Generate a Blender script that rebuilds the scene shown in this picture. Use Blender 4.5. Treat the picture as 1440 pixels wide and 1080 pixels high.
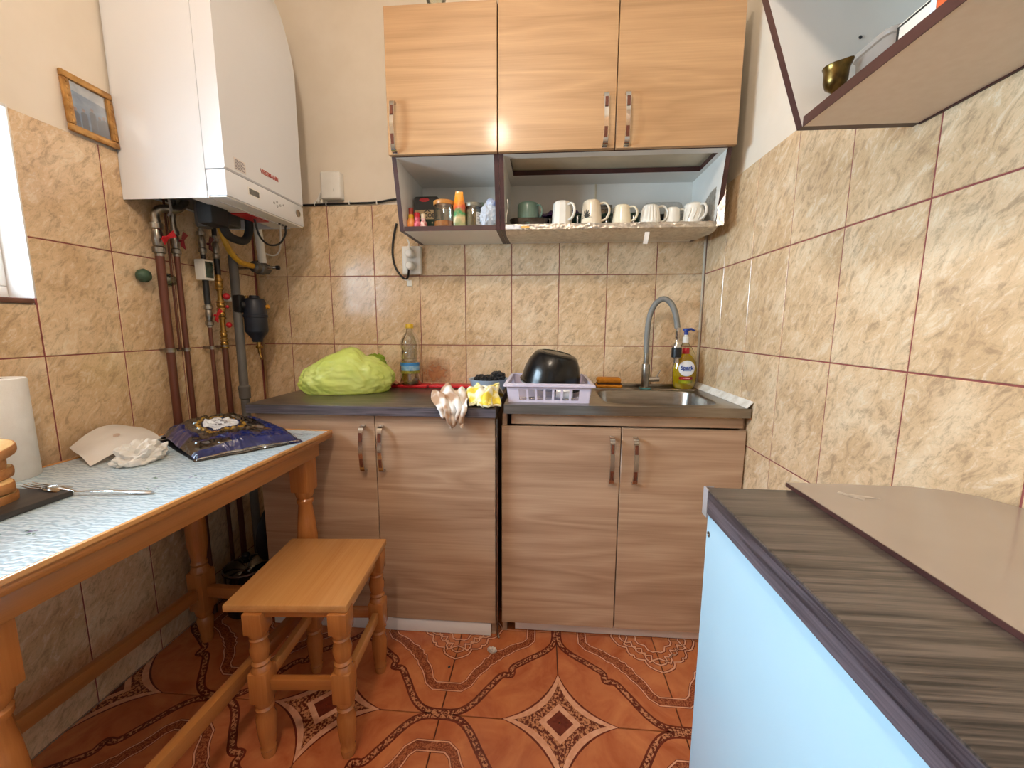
import bpy, bmesh, math, random
from mathutils import Vector, Matrix, noise
rnd = random.Random(7)
R = math.radians
SC = bpy.context.scene
COL = SC.collection
for _o in list(bpy.data.objects):
    bpy.data.objects.remove(_o)

# ------------------------------------------------------------------ camera, light, exposure
cam_d = bpy.data.cameras.new('camera')
cam = bpy.data.objects.new('camera', cam_d)
COL.objects.link(cam)
cam_d.sensor_fit = 'HORIZONTAL'
cam_d.sensor_width = 36.0
cam_d.lens = 14.2595
cam_d.clip_start = 0.02
_m = Matrix(((0.996971, -0.013813, 0.076543, 1.29068), (0.077717, 0.137667, -0.987425, -1.78254), (0.003101, 0.990382, 0.138323, 1.09884), (0, 0, 0, 1)))
cam.matrix_world = _m
SC.camera = cam
SC.view_settings.view_transform = 'Standard'
SC.view_settings.look = 'None'
SC.view_settings.gamma = 1.0
SC.view_settings.use_curve_mapping = False
SC.view_settings.exposure = 0.0

world = bpy.data.worlds.new('sky')
SC.world = world
world.use_nodes = True
_bg = world.node_tree.nodes['Background']
_bg.inputs['Color'].default_value = (0.72, 0.86, 1.0, 1)
_bg.inputs['Strength'].default_value = 0.3


def lamp(name, kind, loc, energy, color, rot=(0, 0, 0), **kw):
    d = bpy.data.lights.new(name, kind)
    d.energy = energy
    d.color = color
    for k, v in kw.items():
        setattr(d, k, v)
    o = bpy.data.objects.new(name, d)
    COL.objects.link(o)
    o.location = loc
    o.rotation_euler = rot
    return o


# daylight behind the small window in the left wall, ceiling bulb, added fill light from behind the camera
lamp('window_daylight', 'AREA', (-0.19, -1.254, 1.394), 72, (0.77, 0.89, 1.0), (0, R(-90), 0), shape='RECTANGLE', size=0.45, size_y=0.85)
lamp('ceiling_bulb_light', 'POINT', (0.98, -1.72, 2.34), 38, (1.0, 0.84, 0.69), shadow_soft_size=0.07)
lamp('rear_fill', 'AREA', (1.0, -3.42, 1.25), 2, (1.0, 0.95, 0.90), (R(90), 0, 0), shape='RECTANGLE', size=0.85, size_y=1.9)  # added fill, no source of its own in the room

# ------------------------------------------------------------------ helpers


def lin(h):
    if isinstance(h, (tuple, list)):
        return (h[0], h[1], h[2], 1.0)
    h = h.lstrip('#')
    out = []
    for i in (0, 2, 4):
        c = int(h[i:i + 2], 16) / 255
        out.append(c / 12.92 if c <= 0.04045 else ((c + 0.055) / 1.055) ** 2.4)
    return (*out, 1.0)


def _new(name):
    m = bpy.data.materials.new(name)
    m.use_nodes = True
    nt = m.node_tree
    nt.nodes.clear()
    return m, nt, nt.nodes, nt.links


def _coords(nt, stretch=(1, 1, 1), rndm=False, coord='Object', rot=(0, 0, 0)):
    n, l = nt.nodes, nt.links
    tc = n.new('ShaderNodeTexCoord')
    mp = n.new('ShaderNodeMapping')
    mp.inputs['Scale'].default_value = stretch
    mp.inputs['Rotation'].default_value = rot
    src = tc.outputs[coord]
    if rndm:
        oi = n.new('ShaderNodeObjectInfo')
        ml = n.new('ShaderNodeMath')
        ml.operation = 'MULTIPLY'
        ml.inputs[1].default_value = 37.0
        l.new(oi.outputs['Random'], ml.inputs[0])
        ad = n.new('ShaderNodeVectorMath')
        ad.operation = 'ADD'
        l.new(src, ad.inputs[0])
        l.new(ml.outputs[0], ad.inputs[1])
        src = ad.outputs[0]
    l.new(src, mp.inputs['Vector'])
    return mp.outputs['Vector']


def _noise(nt, vec, scale, det=4, rough=0.55, dist=0.0):
    x = nt.nodes.new('ShaderNodeTexNoise')
    x.inputs['Scale'].default_value = scale
    x.inputs['Detail'].default_value = det
    x.inputs['Roughness'].default_value = rough
    x.inputs['Distortion'].default_value = dist
    nt.links.new(vec, x.inputs['Vector'])
    return x.outputs['Fac']


def _ramp(nt, fac, stops):
    r = nt.nodes.new('ShaderNodeValToRGB')
    e = r.color_ramp.elements
    e[0].position, e[0].color = stops[0][0], lin(stops[0][1])
    e[1].position, e[1].color = stops[-1][0], lin(stops[-1][1])
    for p, c in stops[1:-1]:
        k = e.new(p)
        k.color = lin(c)
    nt.links.new(fac, r.inputs['Fac'])
    return r.outputs['Color']


def _mix(nt, fac, a, b, mode='MIX'):
    x = nt.nodes.new('ShaderNodeMix')
    x.data_type = 'RGBA'
    x.blend_type = mode
    for i, v in ((0, fac), (6, a), (7, b)):
        if hasattr(v, 'is_linked'):
            nt.links.new(v, x.inputs[i])
        else:
            x.inputs[i].default_value = v
    return x.outputs[2]


def _math(nt, op, a, b=None, c=None):
    x = nt.nodes.new('ShaderNodeMath')
    x.operation = op
    for i, v in enumerate((a, b, c)):
        if v is None:
            continue
        if hasattr(v, 'is_linked'):
            nt.links.new(v, x.inputs[i])
        else:
            x.inputs[i].default_value = v
    return x.outputs[0]


def _out(nt, sh):
    o = nt.nodes.new('ShaderNodeOutputMaterial')
    nt.links.new(sh, o.inputs['Surface'])


def _bump(nt, h, strength, dist=0.002):
    b = nt.nodes.new('ShaderNodeBump')
    b.inputs['Strength'].default_value = strength
    b.inputs['Distance'].default_value = dist
    nt.links.new(h, b.inputs['Height'])
    return b.outputs['Normal']


def _bsdf(nt, color, rough, metal=0, spec=0.5, coat=0, normal=None, trans=0, sss=0):
    p = nt.nodes.new('ShaderNodeBsdfPrincipled')
    if hasattr(color, 'is_linked'):
        nt.links.new(color, p.inputs['Base Color'])
    else:
        p.inputs['Base Color'].default_value = lin(color)
    if hasattr(rough, 'is_linked'):
        nt.links.new(rough, p.inputs['Roughness'])
    else:
        p.inputs['Roughness'].default_value = rough
    p.inputs['Metallic'].default_value = metal
    p.inputs['Specular IOR Level'].default_value = spec
    p.inputs['Coat Weight'].default_value = coat
    p.inputs['Coat Roughness'].default_value = 0.12
    p.inputs['Transmission Weight'].default_value = trans
    if normal is not None:
        nt.links.new(normal, p.inputs['Normal'])
    return p


def mat(name, c, rough=0.5, metal=0, c2=None, scale=9, stretch=(1, 1, 1), bump=0, bscale=None, spec=0.5, coat=0,
        rndm=False, lo=0.35, hi=0.65, det=4, dist=0.0, emit=None, es=1.0):
    """noise between two close colours, optional relief"""
    m, nt, n, l = _new(name)
    v = _coords(nt, stretch, rndm)
    f = _noise(nt, v, scale, det, 0.55, dist)
    a = lin(c)
    b = lin(c2) if c2 else tuple(x * 0.88 for x in a[:3])
    col = _ramp(nt, f, [(lo, tuple(b[:3])), (hi, tuple(a[:3]))])
    nrm = None
    if bump:
        nrm = _bump(nt, _noise(nt, v, bscale or scale * 6, 4), bump)
    p = _bsdf(nt, col, rough, metal, spec, coat, nrm)
    if emit:
        p.inputs['Emission Color'].default_value = lin(emit)
        p.inputs['Emission Strength'].default_value = es
    _out(nt, p.outputs[0])
    return m


def clear(name, tint='#ffffff', gloss=0.10, rough=0.03, wob=0.0):
    """thin clear sheet of glass or plastic: light passes, the surface mirrors"""
    m, nt, n, l = _new(name)
    t = n.new('ShaderNodeBsdfTransparent')
    t.inputs[0].default_value = lin(tint)
    g = n.new('ShaderNodeBsdfGlossy')
    g.inputs['Roughness'].default_value = rough
    lw = n.new('ShaderNodeLayerWeight')
    lw.inputs['Blend'].default_value = 0.25
    v = _coords(nt)
    nz = _noise(nt, v, 14, 3)
    if wob:
        nb = _bump(nt, nz, wob, 0.004)
        l.new(nb, g.inputs['Normal'])
    f = _math(nt, 'MULTIPLY_ADD', lw.outputs['Fresnel'], 0.8, _math(nt, 'MULTIPLY_ADD', nz, 0.02, gloss - 0.01))
    mx = n.new('ShaderNodeMixShader')
    l.new(f, mx.inputs[0])
    l.new(t.outputs[0], mx.inputs[1])
    l.new(g.outputs[0], mx.inputs[2])
    _out(nt, mx.outputs[0])
    return m


def film(name, c, c2, scale, rough=0.25, transl=0.4, alpha=0.0):
    """thin coloured plastic or cloth that lets some light through"""
    m, nt, n, l = _new(name)
    v = _coords(nt)
    col = _ramp(nt, _noise(nt, v, scale, 4), [(0.35, c2), (0.65, c)])
    p = _bsdf(nt, col, rough, 0, 0.5, 0, _bump(nt, _noise(nt, v, scale * 5, 3), 0.25))
    tr = n.new('ShaderNodeBsdfTranslucent')
    l.new(col, tr.inputs[0])
    mx = n.new('ShaderNodeMixShader')
    mx.inputs[0].default_value = transl
    l.new(p.outputs[0], mx.inputs[1])
    l.new(tr.outputs[0], mx.inputs[2])
    sh = mx.outputs[0]
    if alpha:
        tp = n.new('ShaderNodeBsdfTransparent')
        m2 = n.new('ShaderNodeMixShader')
        m2.inputs[0].default_value = alpha
        l.new(sh, m2.inputs[1])
        l.new(tp.outputs[0], m2.inputs[2])
        sh = m2.outputs[0]
    _out(nt, sh)
    return m


def wood(name, light, dark, along='x', rough=0.35, fine=1.0, rings=7.0, coat=0.15, contrast=1.0, pore=260, along_s=4, lo=.35, hi=.80):
    """laminate or veneer: wandering rings stretched along the grain plus fine pores"""
    m, nt, n, l = _new(name)
    s = {'x': (.8, 8, 8), 'y': (8, .8, 8), 'z': (8, 8, .8)}[along]
    f2 = pore
    g2 = along_s
    s2 = {'x': (g2, f2, f2), 'y': (f2, g2, f2), 'z': (f2, f2, g2)}[along]
    v = _coords(nt, s, True)
    v2 = _coords(nt, s2, True)
    a = _noise(nt, v, 1.0, 2, 0.5, 0.6)
    rg = _math(nt, 'FRACT', _math(nt, 'MULTIPLY', a, rings))
    tri = _math(nt, 'ABSOLUTE', _math(nt, 'SUBTRACT', rg, 0.5))
    f1 = _math(nt, 'ADD', _math(nt, 'MULTIPLY', _noise(nt, v2, 1.0, 3, 0.6), .6), _math(nt, 'MULTIPLY', _noise(nt, v2, .3, 3, 0.6), .4))
    big = _noise(nt, v, 0.9, 2, 0.5)
    mixf = _math(nt, 'ADD', _math(nt, 'MULTIPLY', tri, 0.55 * contrast),
                 _math(nt, 'ADD', _math(nt, 'MULTIPLY', f1, 0.65 * fine), _math(nt, 'MULTIPLY', big, 0.5 * contrast)))
    col = _ramp(nt, mixf, [(lo, dark), (hi, light)])
    p = _bsdf(nt, col, rough, 0, 0.5, coat, _bump(nt, f1, 0.06, 0.0005))
    _out(nt, p.outputs[0])
    return m


class B:
    """collects shapes into ONE mesh"""

    def __init__(s):
        s.bm = bmesh.new()

    def add(s, bm, m=0, M=None):
        if M is not None:
            bm.transform(M)
        for f in bm.faces:
            f.material_index = m
        me = bpy.data.meshes.new('t')
        bm.to_mesh(me)
        bm.free()
        s.bm.from_mesh(me)
        bpy.data.meshes.remove(me)
        return s

    def box(s, x0, x1, y0, y1, z0, z1, m=0, bev=0.0, seg=2, M=None):
        bm = bmesh.new()
        bmesh.ops.create_cube(bm, size=1)
        bm.transform(Matrix.Translation(((x0 + x1) / 2, (y0 + y1) / 2, (z0 + z1) / 2)) @ Matrix.Diagonal((x1 - x0, y1 - y0, z1 - z0, 1)))
        if bev:
            bmesh.ops.bevel(bm, geom=list(bm.edges), offset=bev, segments=seg, affect='EDGES', profile=0.5)
        return s.add(bm, m, M)

    def prism(s, poly, h0, h1, axis='z', m=0, me=None, bev=0.0, M=None):
        """poly in the plane across axis; 'x': (y,z), 'y': (x,z), 'z': (x,y); me = slot of the rim faces"""
        bm = bmesh.new()

        def P(a, b, h):
            return {'x': (h, a, b), 'y': (a, h, b), 'z': (a, b, h)}[axis]
        lo = [bm.verts.new(P(a, b, h0)) for a, b in poly]
        hi = [bm.verts.new(P(a, b, h1)) for a, b in poly]
        n = len(poly)
        bm.faces.new(lo)
        bm.faces.new(hi)
        rim = [bm.faces.new((lo[i], lo[(i + 1) % n], hi[(i + 1) % n], hi[i])) for i in range(n)]
        for f in bm.faces:
            f.material_index = m
        if me is not None:
            for f in rim:
                f.material_index = me
        bmesh.ops.recalc_face_normals(bm, faces=bm.faces)
        if bev:
            bmesh.ops.bevel(bm, geom=list(bm.edges), offset=bev, segments=2, affect='EDGES', profile=0.5)
        if M is not None:
            bm.transform(M)
        mm = bpy.data.meshes.new('t')
        bm.to_mesh(mm)
        bm.free()
        s.bm.from_mesh(mm)
        bpy.data.meshes.remove(mm)
        return s

    def tube(s, pts, r, n=10, m=0, cap=True, closed=False, flat=1.0, M=None):
        pts = [Vector(p) for p in pts]
        k = len(pts)
        rr = r if isinstance(r, (list, tuple)) else [r] * k
        bm = bmesh.new()
        rings = []
        prev = None
        for i, p in enumerate(pts):
            a = pts[i - 1] if (i or closed) else p
            b = pts[(i + 1) % k] if (i < k - 1 or closed) else p
            t = (b - a).normalized()
            if prev is None:
                up = Vector((0, 0, 1)) if abs(t.z) < 0.9 else Vector((0, 1, 0))
                u = t.cross(up).normalized()
            else:
                u = (prev - t * prev.dot(t))
                u = u.normalized() if u.length > 1e-6 else t.orthogonal().normalized()
            prev = u
            w = t.cross(u)
            rings.append([bm.verts.new(p + (u * math.cos(2 * math.pi * j / n) + w * math.sin(2 * math.pi * j / n) * flat) * rr[i]) for j in range(n)])
        for i in range(k if closed else k - 1):
            A, Bq = rings[i], rings[(i + 1) % k]
            for j in range(n):
                bm.faces.new((A[j], A[(j + 1) % n], Bq[(j + 1) % n], Bq[j]))
        if cap and not closed:
            bm.faces.new(rings[0][::-1])
            bm.faces.new(rings[-1])
        bmesh.ops.recalc_face_normals(bm, faces=bm.faces)
        return s.add(bm, m, M)

    def lathe(s, prof, n=24, m=0, M=None, cx=0, cy=0):
        """profile of (radius, z); ends of radius 0 close the shape"""
        bm = bmesh.new()
        rings = []
        for r, z in prof:
            if r < 1e-6:
                rings.append([bm.verts.new((cx, cy, z))])
            else:
                rings.append([bm.verts.new((cx + r * math.cos(2 * math.pi * j / n), cy + r * math.sin(2 * math.pi * j / n), z)) for j in range(n)])
        for A, Bq in zip(rings, rings[1:]):
            for j in range(n):
                k = (j + 1) % n
                if len(A) == 1 and len(Bq) == 1:
                    continue
                if len(A) == 1:
                    bm.faces.new((A[0], Bq[j], Bq[k]))
                elif len(Bq) == 1:
                    bm.faces.new((A[j], A[k], Bq[0]))
                else:
                    bm.faces.new((A[j], A[k], Bq[k], Bq[j]))
        bmesh.ops.recalc_face_normals(bm, faces=bm.faces)
        return s.add(bm, m, M)

    def grid(s, fn, nu, nv, m=0, thick=0.0, mf=None, M=None):
        """fn(u,v) -> point for u,v in 0..1; thick makes a closed sheet; mf(u,v) picks the slot"""
        bm = bmesh.new()
        P = [[Vector(fn(i / nu, j / nv)) for j in range(nv + 1)] for i in range(nu + 1)]
        T = [[bm.verts.new(p) for p in row] for row in P]
        fs = []
        for i in range(nu):
            for j in range(nv):
                f = bm.faces.new((T[i][j], T[i + 1][j], T[i + 1][j + 1], T[i][j + 1]))
                f.material_index = mf((i + .5) / nu, (j + .5) / nv) if mf else m
        if thick:
            bm.normal_update()
            Q = [[bm.verts.new(v.co - v.normal * thick) for v in row] for row in T]
            for i in range(nu):
                for j in range(nv):
                    f = bm.faces.new((Q[i][j], Q[i][j + 1], Q[i + 1][j + 1], Q[i + 1][j]))
                    f.material_index = mf((i + .5) / nu, (j + .5) / nv) if mf else m
            rim = [(i, 0) for i in range(nu)] + [(nu, j) for j in range(nv)] + [(i, nv) for i in range(nu, 0, -1)] + [(0, j) for j in range(nv, 0, -1)]
            for a, b in zip(rim, rim[1:] + rim[:1]):
                f = bm.faces.new((T[a[0]][a[1]], Q[a[0]][a[1]], Q[b[0]][b[1]], T[b[0]][b[1]]))
                f.material_index = mf(a[0] / nu, a[1] / nv) if mf else m
        if M is not None:
            bm.transform(M)
        mm = bpy.data.meshes.new('t')
        bm.to_mesh(mm)
        bm.free()
        s.bm.from_mesh(mm)
        bpy.data.meshes.remove(mm)
        return s

    def ball(s, c, r, sub=3, m=0, fn=None, M=None):
        bm = bmesh.new()
        bmesh.ops.create_icosphere(bm, subdivisions=sub, radius=1)
        for v in bm.verts:
            d = v.co.copy()
            k = fn(d) if fn else 1.0
            if isinstance(k, (tuple, Vector)):
                v.co = Vector(k) + Vector(c)
            else:
                v.co = Vector((d.x * r[0] * k, d.y * r[1] * k, d.z * r[2] * k)) + Vector(c)
        return s.add(bm, m, M)

    def strip(s, pts, w, z, m=0, closed=False):
        """flat painted band along a polyline in the xy plane"""
        bm = bmesh.new()
        n = len(pts)
        P = [Vector((p[0], p[1])) for p in pts]
        ww = w if isinstance(w, (list, tuple)) else [w] * n
        L, Rr = [], []
        for i in range(n):
            a = P[i - 1] if (i or closed) else P[i]
            b = P[(i + 1) % n] if (i < n - 1 or closed) else P[i]
            d1 = (P[i] - a)
            d2 = (b - P[i])
            d1 = d1.normalized() if d1.length > 1e-9 else d2.normalized()
            d2 = d2.normalized() if d2.length > 1e-9 else d1
            nn = Vector((-(d1.y + d2.y), d1.x + d2.x))
            nn = nn.normalized() if nn.length > 1e-6 else Vector((-d1.y, d1.x))
            sc = 1 / max(0.5, nn.dot(Vector((-d1.y, d1.x))))
            o = nn * ww[i] / 2 * sc
            L.append(bm.verts.new((P[i].x + o.x, P[i].y + o.y, z)))
            Rr.append(bm.verts.new((P[i].x - o.x, P[i].y - o.y, z)))
        for i in range(n if closed else n - 1):
            j = (i + 1) % n
            bm.faces.new((Rr[i], Rr[j], L[j], L[i]))
        return s.add(bm, m)

    def poly(s, pts, m=0):
        bm = bmesh.new()
        bm.faces.new([bm.verts.new(p) for p in pts])
        return s.add(bm, m)


def wloc(o):
    v = Vector((0, 0, 0))
    while o is not None:
        v = v + o.location
        o = o.parent
    return v


def build(name, b, mats, parent=None, loc=None, world=True, angle=38):
    """link the shapes as one mesh object; world: shapes were given in room coordinates"""
    base = Vector(loc) if loc is not None else (wloc(parent) if parent else Vector((0, 0, 0)))
    if world:
        bmesh.ops.translate(b.bm, verts=list(b.bm.verts), vec=-base)
    me = bpy.data.meshes.new(name)
    b.bm.to_mesh(me)
    b.bm.free()
    for m in (mats if isinstance(mats, (list, tuple)) else [mats]):
        me.materials.append(m)
    for p in me.polygons:
        p.use_smooth = True
    me.set_sharp_from_angle(angle=R(angle))
    o = bpy.data.objects.new(name, me)
    COL.objects.link(o)
    o.parent = parent
    if loc is not None:
        o.location = base - (wloc(parent) if parent else Vector((0, 0, 0)))
    return o


def tag(o, label, cat, group=None):
    o['label'] = label
    o['category'] = cat
    if group:
        o['group'] = group
    return o


def thing(name, label, cat, loc=(0, 0, 0), rz=0, group=None):
    o = bpy.data.objects.new(name, None)
    o.empty_display_size = 0.05
    COL.objects.link(o)
    o.location = loc
    o.rotation_euler = (0, 0, rz)
    return tag(o, label, cat, group)


def struct(o):
    o['kind'] = 'structure'
    return o


def dup(root, loc, rz=0, label=None, parent=None):
    r = root.copy()
    COL.objects.link(r)
    r.location = loc
    r.rotation_euler = (root.rotation_euler[0], root.rotation_euler[1], rz)
    if parent:
        r.parent = parent
    if label:
        r['label'] = label
    for ch in list(root.children):
        c = ch.copy()
        COL.objects.link(c)
        c.parent = r
        for g in ch.children:
            d = g.copy()
            COL.objects.link(d)
            d.parent = c
    return r


FACE_CAM = Matrix.Rotation(R(90), 4, 'X')                       # lettering that faces the room (-y)
FACE_PX = Matrix.Rotation(R(90), 4, 'Z') @ Matrix.Rotation(R(90), 4, 'X')   # lettering that faces +x


def text(name, body, size, m, parent, M, depth=0.0004, sx=1.0, bend=None, shear=0.0, bold=0.0):
    cu = bpy.data.curves.new(name, 'FONT')
    cu.body = body
    cu.size = size
    cu.align_x = 'CENTER'
    cu.align_y = 'CENTER'
    cu.extrude = depth
    cu.shear = shear
    cu.offset = bold
    cu.resolution_u = 3
    o = bpy.data.objects.new(name, cu)
    COL.objects.link(o)
    dg = bpy.context.evaluated_depsgraph_get()
    me = bpy.data.meshes.new_from_object(o.evaluated_get(dg))
    bpy.data.objects.remove(o)
    bpy.data.curves.remove(cu)
    me.transform(Matrix.Diagonal((sx, 1, 1, 1)))
    if bend:
        for v in me.vertices:
            a = v.co.x / bend
            v.co = Vector((math.sin(a) * bend, v.co.y, v.co.z - bend * (1 - math.cos(a))))
    me.transform(Matrix.Translation(-wloc(parent)) @ M if parent else M)
    me.materials.clear()
    me.materials.append(m)
    t = bpy.data.objects.new(name, me)
    COL.objects.link(t)
    t.parent = parent
    return t


def smooth(pts, k=6):
    """Catmull-Rom through the points"""
    P = [Vector(p) for p in pts]
    P = [P[0] * 2 - P[1]] + P + [P[-1] * 2 - P[-2]]
    out = []
    for i in range(1, len(P) - 2):
        a, b, c, d = P[i - 1:i + 3]
        for j in range(k):
            t = j / k
            out.append(0.5 * ((2 * b) + (c - a) * t + (2 * a - 5 * b + 4 * c - d) * t * t + (3 * b - a - 3 * c + d) * t ** 3))
    out.append(P[-2])
    return out


def fbm(x, y, z, o=4):
    return noise.fractal(Vector((x, y, z)), 0.9, 2.0, o)
# ------------------------------------------------------------------ materials
def tile_mat(name):
    """glazed beige tile: soft clouds, brown-grey flecks and pale broken veins that run diagonally"""
    m, nt, n, l = _new(name)
    v = _coords(nt, (1, 1, 1), True, rot=(0.5, 0.6, 0.7))
    v1 = _coords(nt, (1, 1, 1), True, rot=(0.0, R(52), 0.0))
    m2 = n.new('ShaderNodeMapping')
    m2.inputs['Scale'].default_value = (1.0, 2.0, 2.1)
    l.new(v1, m2.inputs['Vector'])
    v2 = m2.outputs['Vector']
    cloud = _noise(nt, v, 7, 3, 0.5, 0.5)
    flow = _noise(nt, v2, 19, 7, 0.72, 1.1)
    fine = _noise(nt, v2, 52, 5, 0.7, 0.8)
    vein = _math(nt, 'ABSOLUTE', _math(nt, 'SUBTRACT', _noise(nt, v2, 13, 5, 0.62, 1.8), 0.5))
    base = _ramp(nt, cloud, [(0.3, '#cfae86'), (0.5, '#dcbd96'), (0.72, '#e8d0ae')])
    dk = _math(nt, 'MULTIPLY', flow, _math(nt, 'ADD', 0.62, _math(nt, 'MULTIPLY', fine, 0.76)))
    c1 = _mix(nt, _ramp(nt, dk, [(0.505, '#000000'), (0.66, '#bcbcbc')]), base, lin('#8a7058'))
    c2 = _mix(nt, _ramp(nt, dk, [(0.36, '#b8b8b8'), (0.46, '#000000')]), c1, lin('#efe2c8'))
    c3 = _mix(nt, _ramp(nt, vein, [(0.0, '#808080'), (0.020, '#000000')]), c2, lin('#8f7860'))
    p = _bsdf(nt, c3, 0.15, 0, 0.5, 0, _bump(nt, dk, 0.05, 0.001))
    _out(nt, p.outputs[0])
    return m


M_tile = tile_mat('wall_tile_marbled')
M_grout = mat('red_brown_grout', '#96504a', 0.8, c2='#84443e', scale=30)
M_paint = mat('cream_wall_paint', '#e7dbca', 0.75, c2='#e0d3c0', scale=5, bump=0.08, bscale=40)
M_ceil = mat('ceiling_paint', '#efe8da', 0.85, c2='#e8e0d0', scale=4)
M_plaster = mat('window_plaster', '#eeeae4', 0.7, c2='#e0dad2', scale=18, bump=0.1)
M_white = mat('white_enamel', '#f0eeec', 0.22, c2='#eceae8', scale=3)
M_whitepl = mat('white_plastic', '#ebe8e0', 0.35, c2='#e2ded5', scale=10)
M_mel = mat('white_melamine', '#e6e2da', 0.32, c2='#dfdbd3', scale=6)
M_melc = mat('cream_melamine', '#e2d6ba', 0.4, c2='#cfc3a8', scale=6)
M_wenge = mat('dark_edge_band', '#4a2a26', 0.4, c2='#3a201d', scale=14, stretch=(1, 1, 1))
M_door = wood('walnut_laminate', '#c79e72', '#a47d55', 'x', 0.42, rings=6, contrast=.85, lo=.4, hi=.92)
M_door2 = wood('lower_laminate', '#c9ab8f', '#9c7a60', 'x', 0.36, rings=6, contrast=.85, lo=.4, hi=.92)
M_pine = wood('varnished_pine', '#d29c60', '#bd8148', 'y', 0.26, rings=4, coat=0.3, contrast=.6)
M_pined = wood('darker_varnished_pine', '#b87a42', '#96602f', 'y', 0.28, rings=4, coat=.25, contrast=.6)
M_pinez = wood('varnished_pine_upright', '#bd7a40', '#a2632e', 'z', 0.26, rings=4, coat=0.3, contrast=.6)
M_pinex = wood('varnished_pine_cross', '#bd7a40', '#a2632e', 'x', 0.26, rings=4, coat=0.3, contrast=.6)
M_top = wood('dark_oak_worktop', '#63574e', '#2a2522', 'x', 0.30, fine=1.7, rings=9, coat=0.1, contrast=.4, pore=330, along_s=9, lo=.56, hi=.84)
M_topedge = wood('dark_oak_edge', '#676068', '#2f2b30', 'x', 0.35, fine=1.7, rings=9, contrast=.4, pore=330, along_s=9, lo=.56, hi=.84)
M_topedgey = wood('dark_oak_edge_side', '#676068', '#2f2b30', 'y', 0.35, fine=1.7, rings=9, contrast=.4, pore=330, along_s=9, lo=.56, hi=.84)
M_chrome = mat('chrome', '#d8d6d4', 0.14, 1, c2='#c8c6c4', scale=20)
M_steel = mat('brushed_steel', '#a39c94', 0.28, 1, c2='#8d867e', scale=6, stretch=(1, 12, 12))
M_copper = mat('painted_copper_pipe', '#6e4030', 0.42, 0.35, c2='#5a3226', scale=14, stretch=(1, 1, .3))
M_brass = mat('brass', '#b08a4c', 0.3, 1, c2='#8a6a36', scale=25)
M_nickel = mat('nickel', '#aaa49a', 0.28, 1, c2='#7e7870', scale=25)
M_black = mat('black_plastic', '#17181b', 0.4, c2='#101114', scale=20)
M_red = mat('red_plastic', '#c61f2b', 0.35, c2='#b01924', scale=12)
M_grey = mat('grey_pvc', '#6d6a66', 0.5, c2='#5f5c58', scale=10)
M_dark = mat('dark_void', '#1c1a19', 0.8, c2='#141312', scale=10)
M_terra = None


def floor_terra():
    m, nt, n, l = _new('terracotta_glaze')
    v = _coords(nt, (1, 1, 1), True)
    a = _noise(nt, v, 7, 4, 0.6, 1.2)
    b = _noise(nt, v, 34, 5, 0.65, 0.8)
    base = _ramp(nt, a, [(0.3, '#a3532f'), (0.7, '#c67a4c')])
    col = _mix(nt, _ramp(nt, b, [(0.5, '#000000'), (0.72, '#707070')]), base, lin('#8c3f22'))
    _out(nt, _bsdf(nt, col, 0.2, 0, 0.5, 0, _bump(nt, b, 0.05, 0.001)).outputs[0])
    return m


def floor_print(name, c, c2, scale, lo, hi):
    m, nt, n, l = _new(name)
    v = _coords(nt, (1, 1, 1), True)
    col = _ramp(nt, _noise(nt, v, scale, 3, 0.6), [(lo, c2), (hi, c)])
    _out(nt, _bsdf(nt, col, 0.24).outputs[0])
    return m


M_terra = floor_terra()
M_fdark = floor_print('brown_print', '#6e2c1c', '#5a2216', 40, .4, .6)
M_fspeck = floor_print('speckled_print', '#c08058', '#5c2418', 150, .47, .56)
M_fspeck2 = floor_print('fine_speckled_print', '#a8623e', '#70301e', 230, .42, .6)
M_fbeige = floor_print('beige_print', '#dba383', '#cf9270', 40, .4, .6)
M_fgrout = mat('dark_floor_joint', '#5a2c20', 0.8, c2='#482218', scale=30)

# ------------------------------------------------------------------ room shell
XR = 1.949          # face of the right wall
YB = -3.4           # wall behind the camera
ZC = 2.62
ZW0, ZW1, YW0, YW1 = 1.168, 1.62, -1.68, -0.828     # window opening in the left wall
ZT = 1.62           # top of the tiles
b = B().box(-0.2, XR + .2, YB - .2, 0.2, -0.12, -0.006)
floor = struct(build('floor', b, M_fgrout, world=False))
struct(build('ceiling', B().box(-0.2, XR + .2, YB - .2, 0.2, ZC, ZC + .1), M_ceil, world=False))
wall_back = struct(build('wall_back', B().box(-0.2, XR + .2, 0.005, 0.2, -0.006, ZC), M_paint, world=False))
b = B().box(-0.2, -0.005, YW1, 0.005, -.006, ZC).box(-0.2, -0.005, YB, YW0, -.006, ZC)
b.box(-0.2, -0.005, YW0, YW1, -.006, ZW0 - .014).box(-0.2, -0.005, YW0, YW1, ZW1, ZC)
wall_left = struct(build('wall_left', b, M_paint, world=False))
wall_right = struct(build('wall_right', B().box(XR + .005, XR + .2, YB, 0.005, -.006, ZC), M_paint, world=False))
# wall behind the camera, with an unseen doorway added to let in fill light
b = B().box(-0.2, 0.55, YB - .12, YB, -.006, ZC).box(1.45, XR + .2, YB - .12, YB, -.006, ZC).box(0.55, 1.45, YB - .12, YB, 2.1, ZC)
struct(build('wall_rear', b, M_paint, world=False))
b = B().box(0.48, 0.56, YB, YB + .02, 0, 2.17, bev=.004).box(1.44, 1.52, YB, YB + .02, 0, 2.17, bev=.004).box(0.56, 1.44, YB, YB + .02, 2.09, 2.17, bev=.004)
struct(build('trim_1', b, M_white, world=False))

# grout beds and wall tiles, each tile an object of its own
GR = 0.0032
TW, TH, PX, PZ = 0.202 - GR, 0.300 - GR, 0.202, 0.300
ZL = 1.02           # height of one horizontal joint
TD = 0.0042


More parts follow.
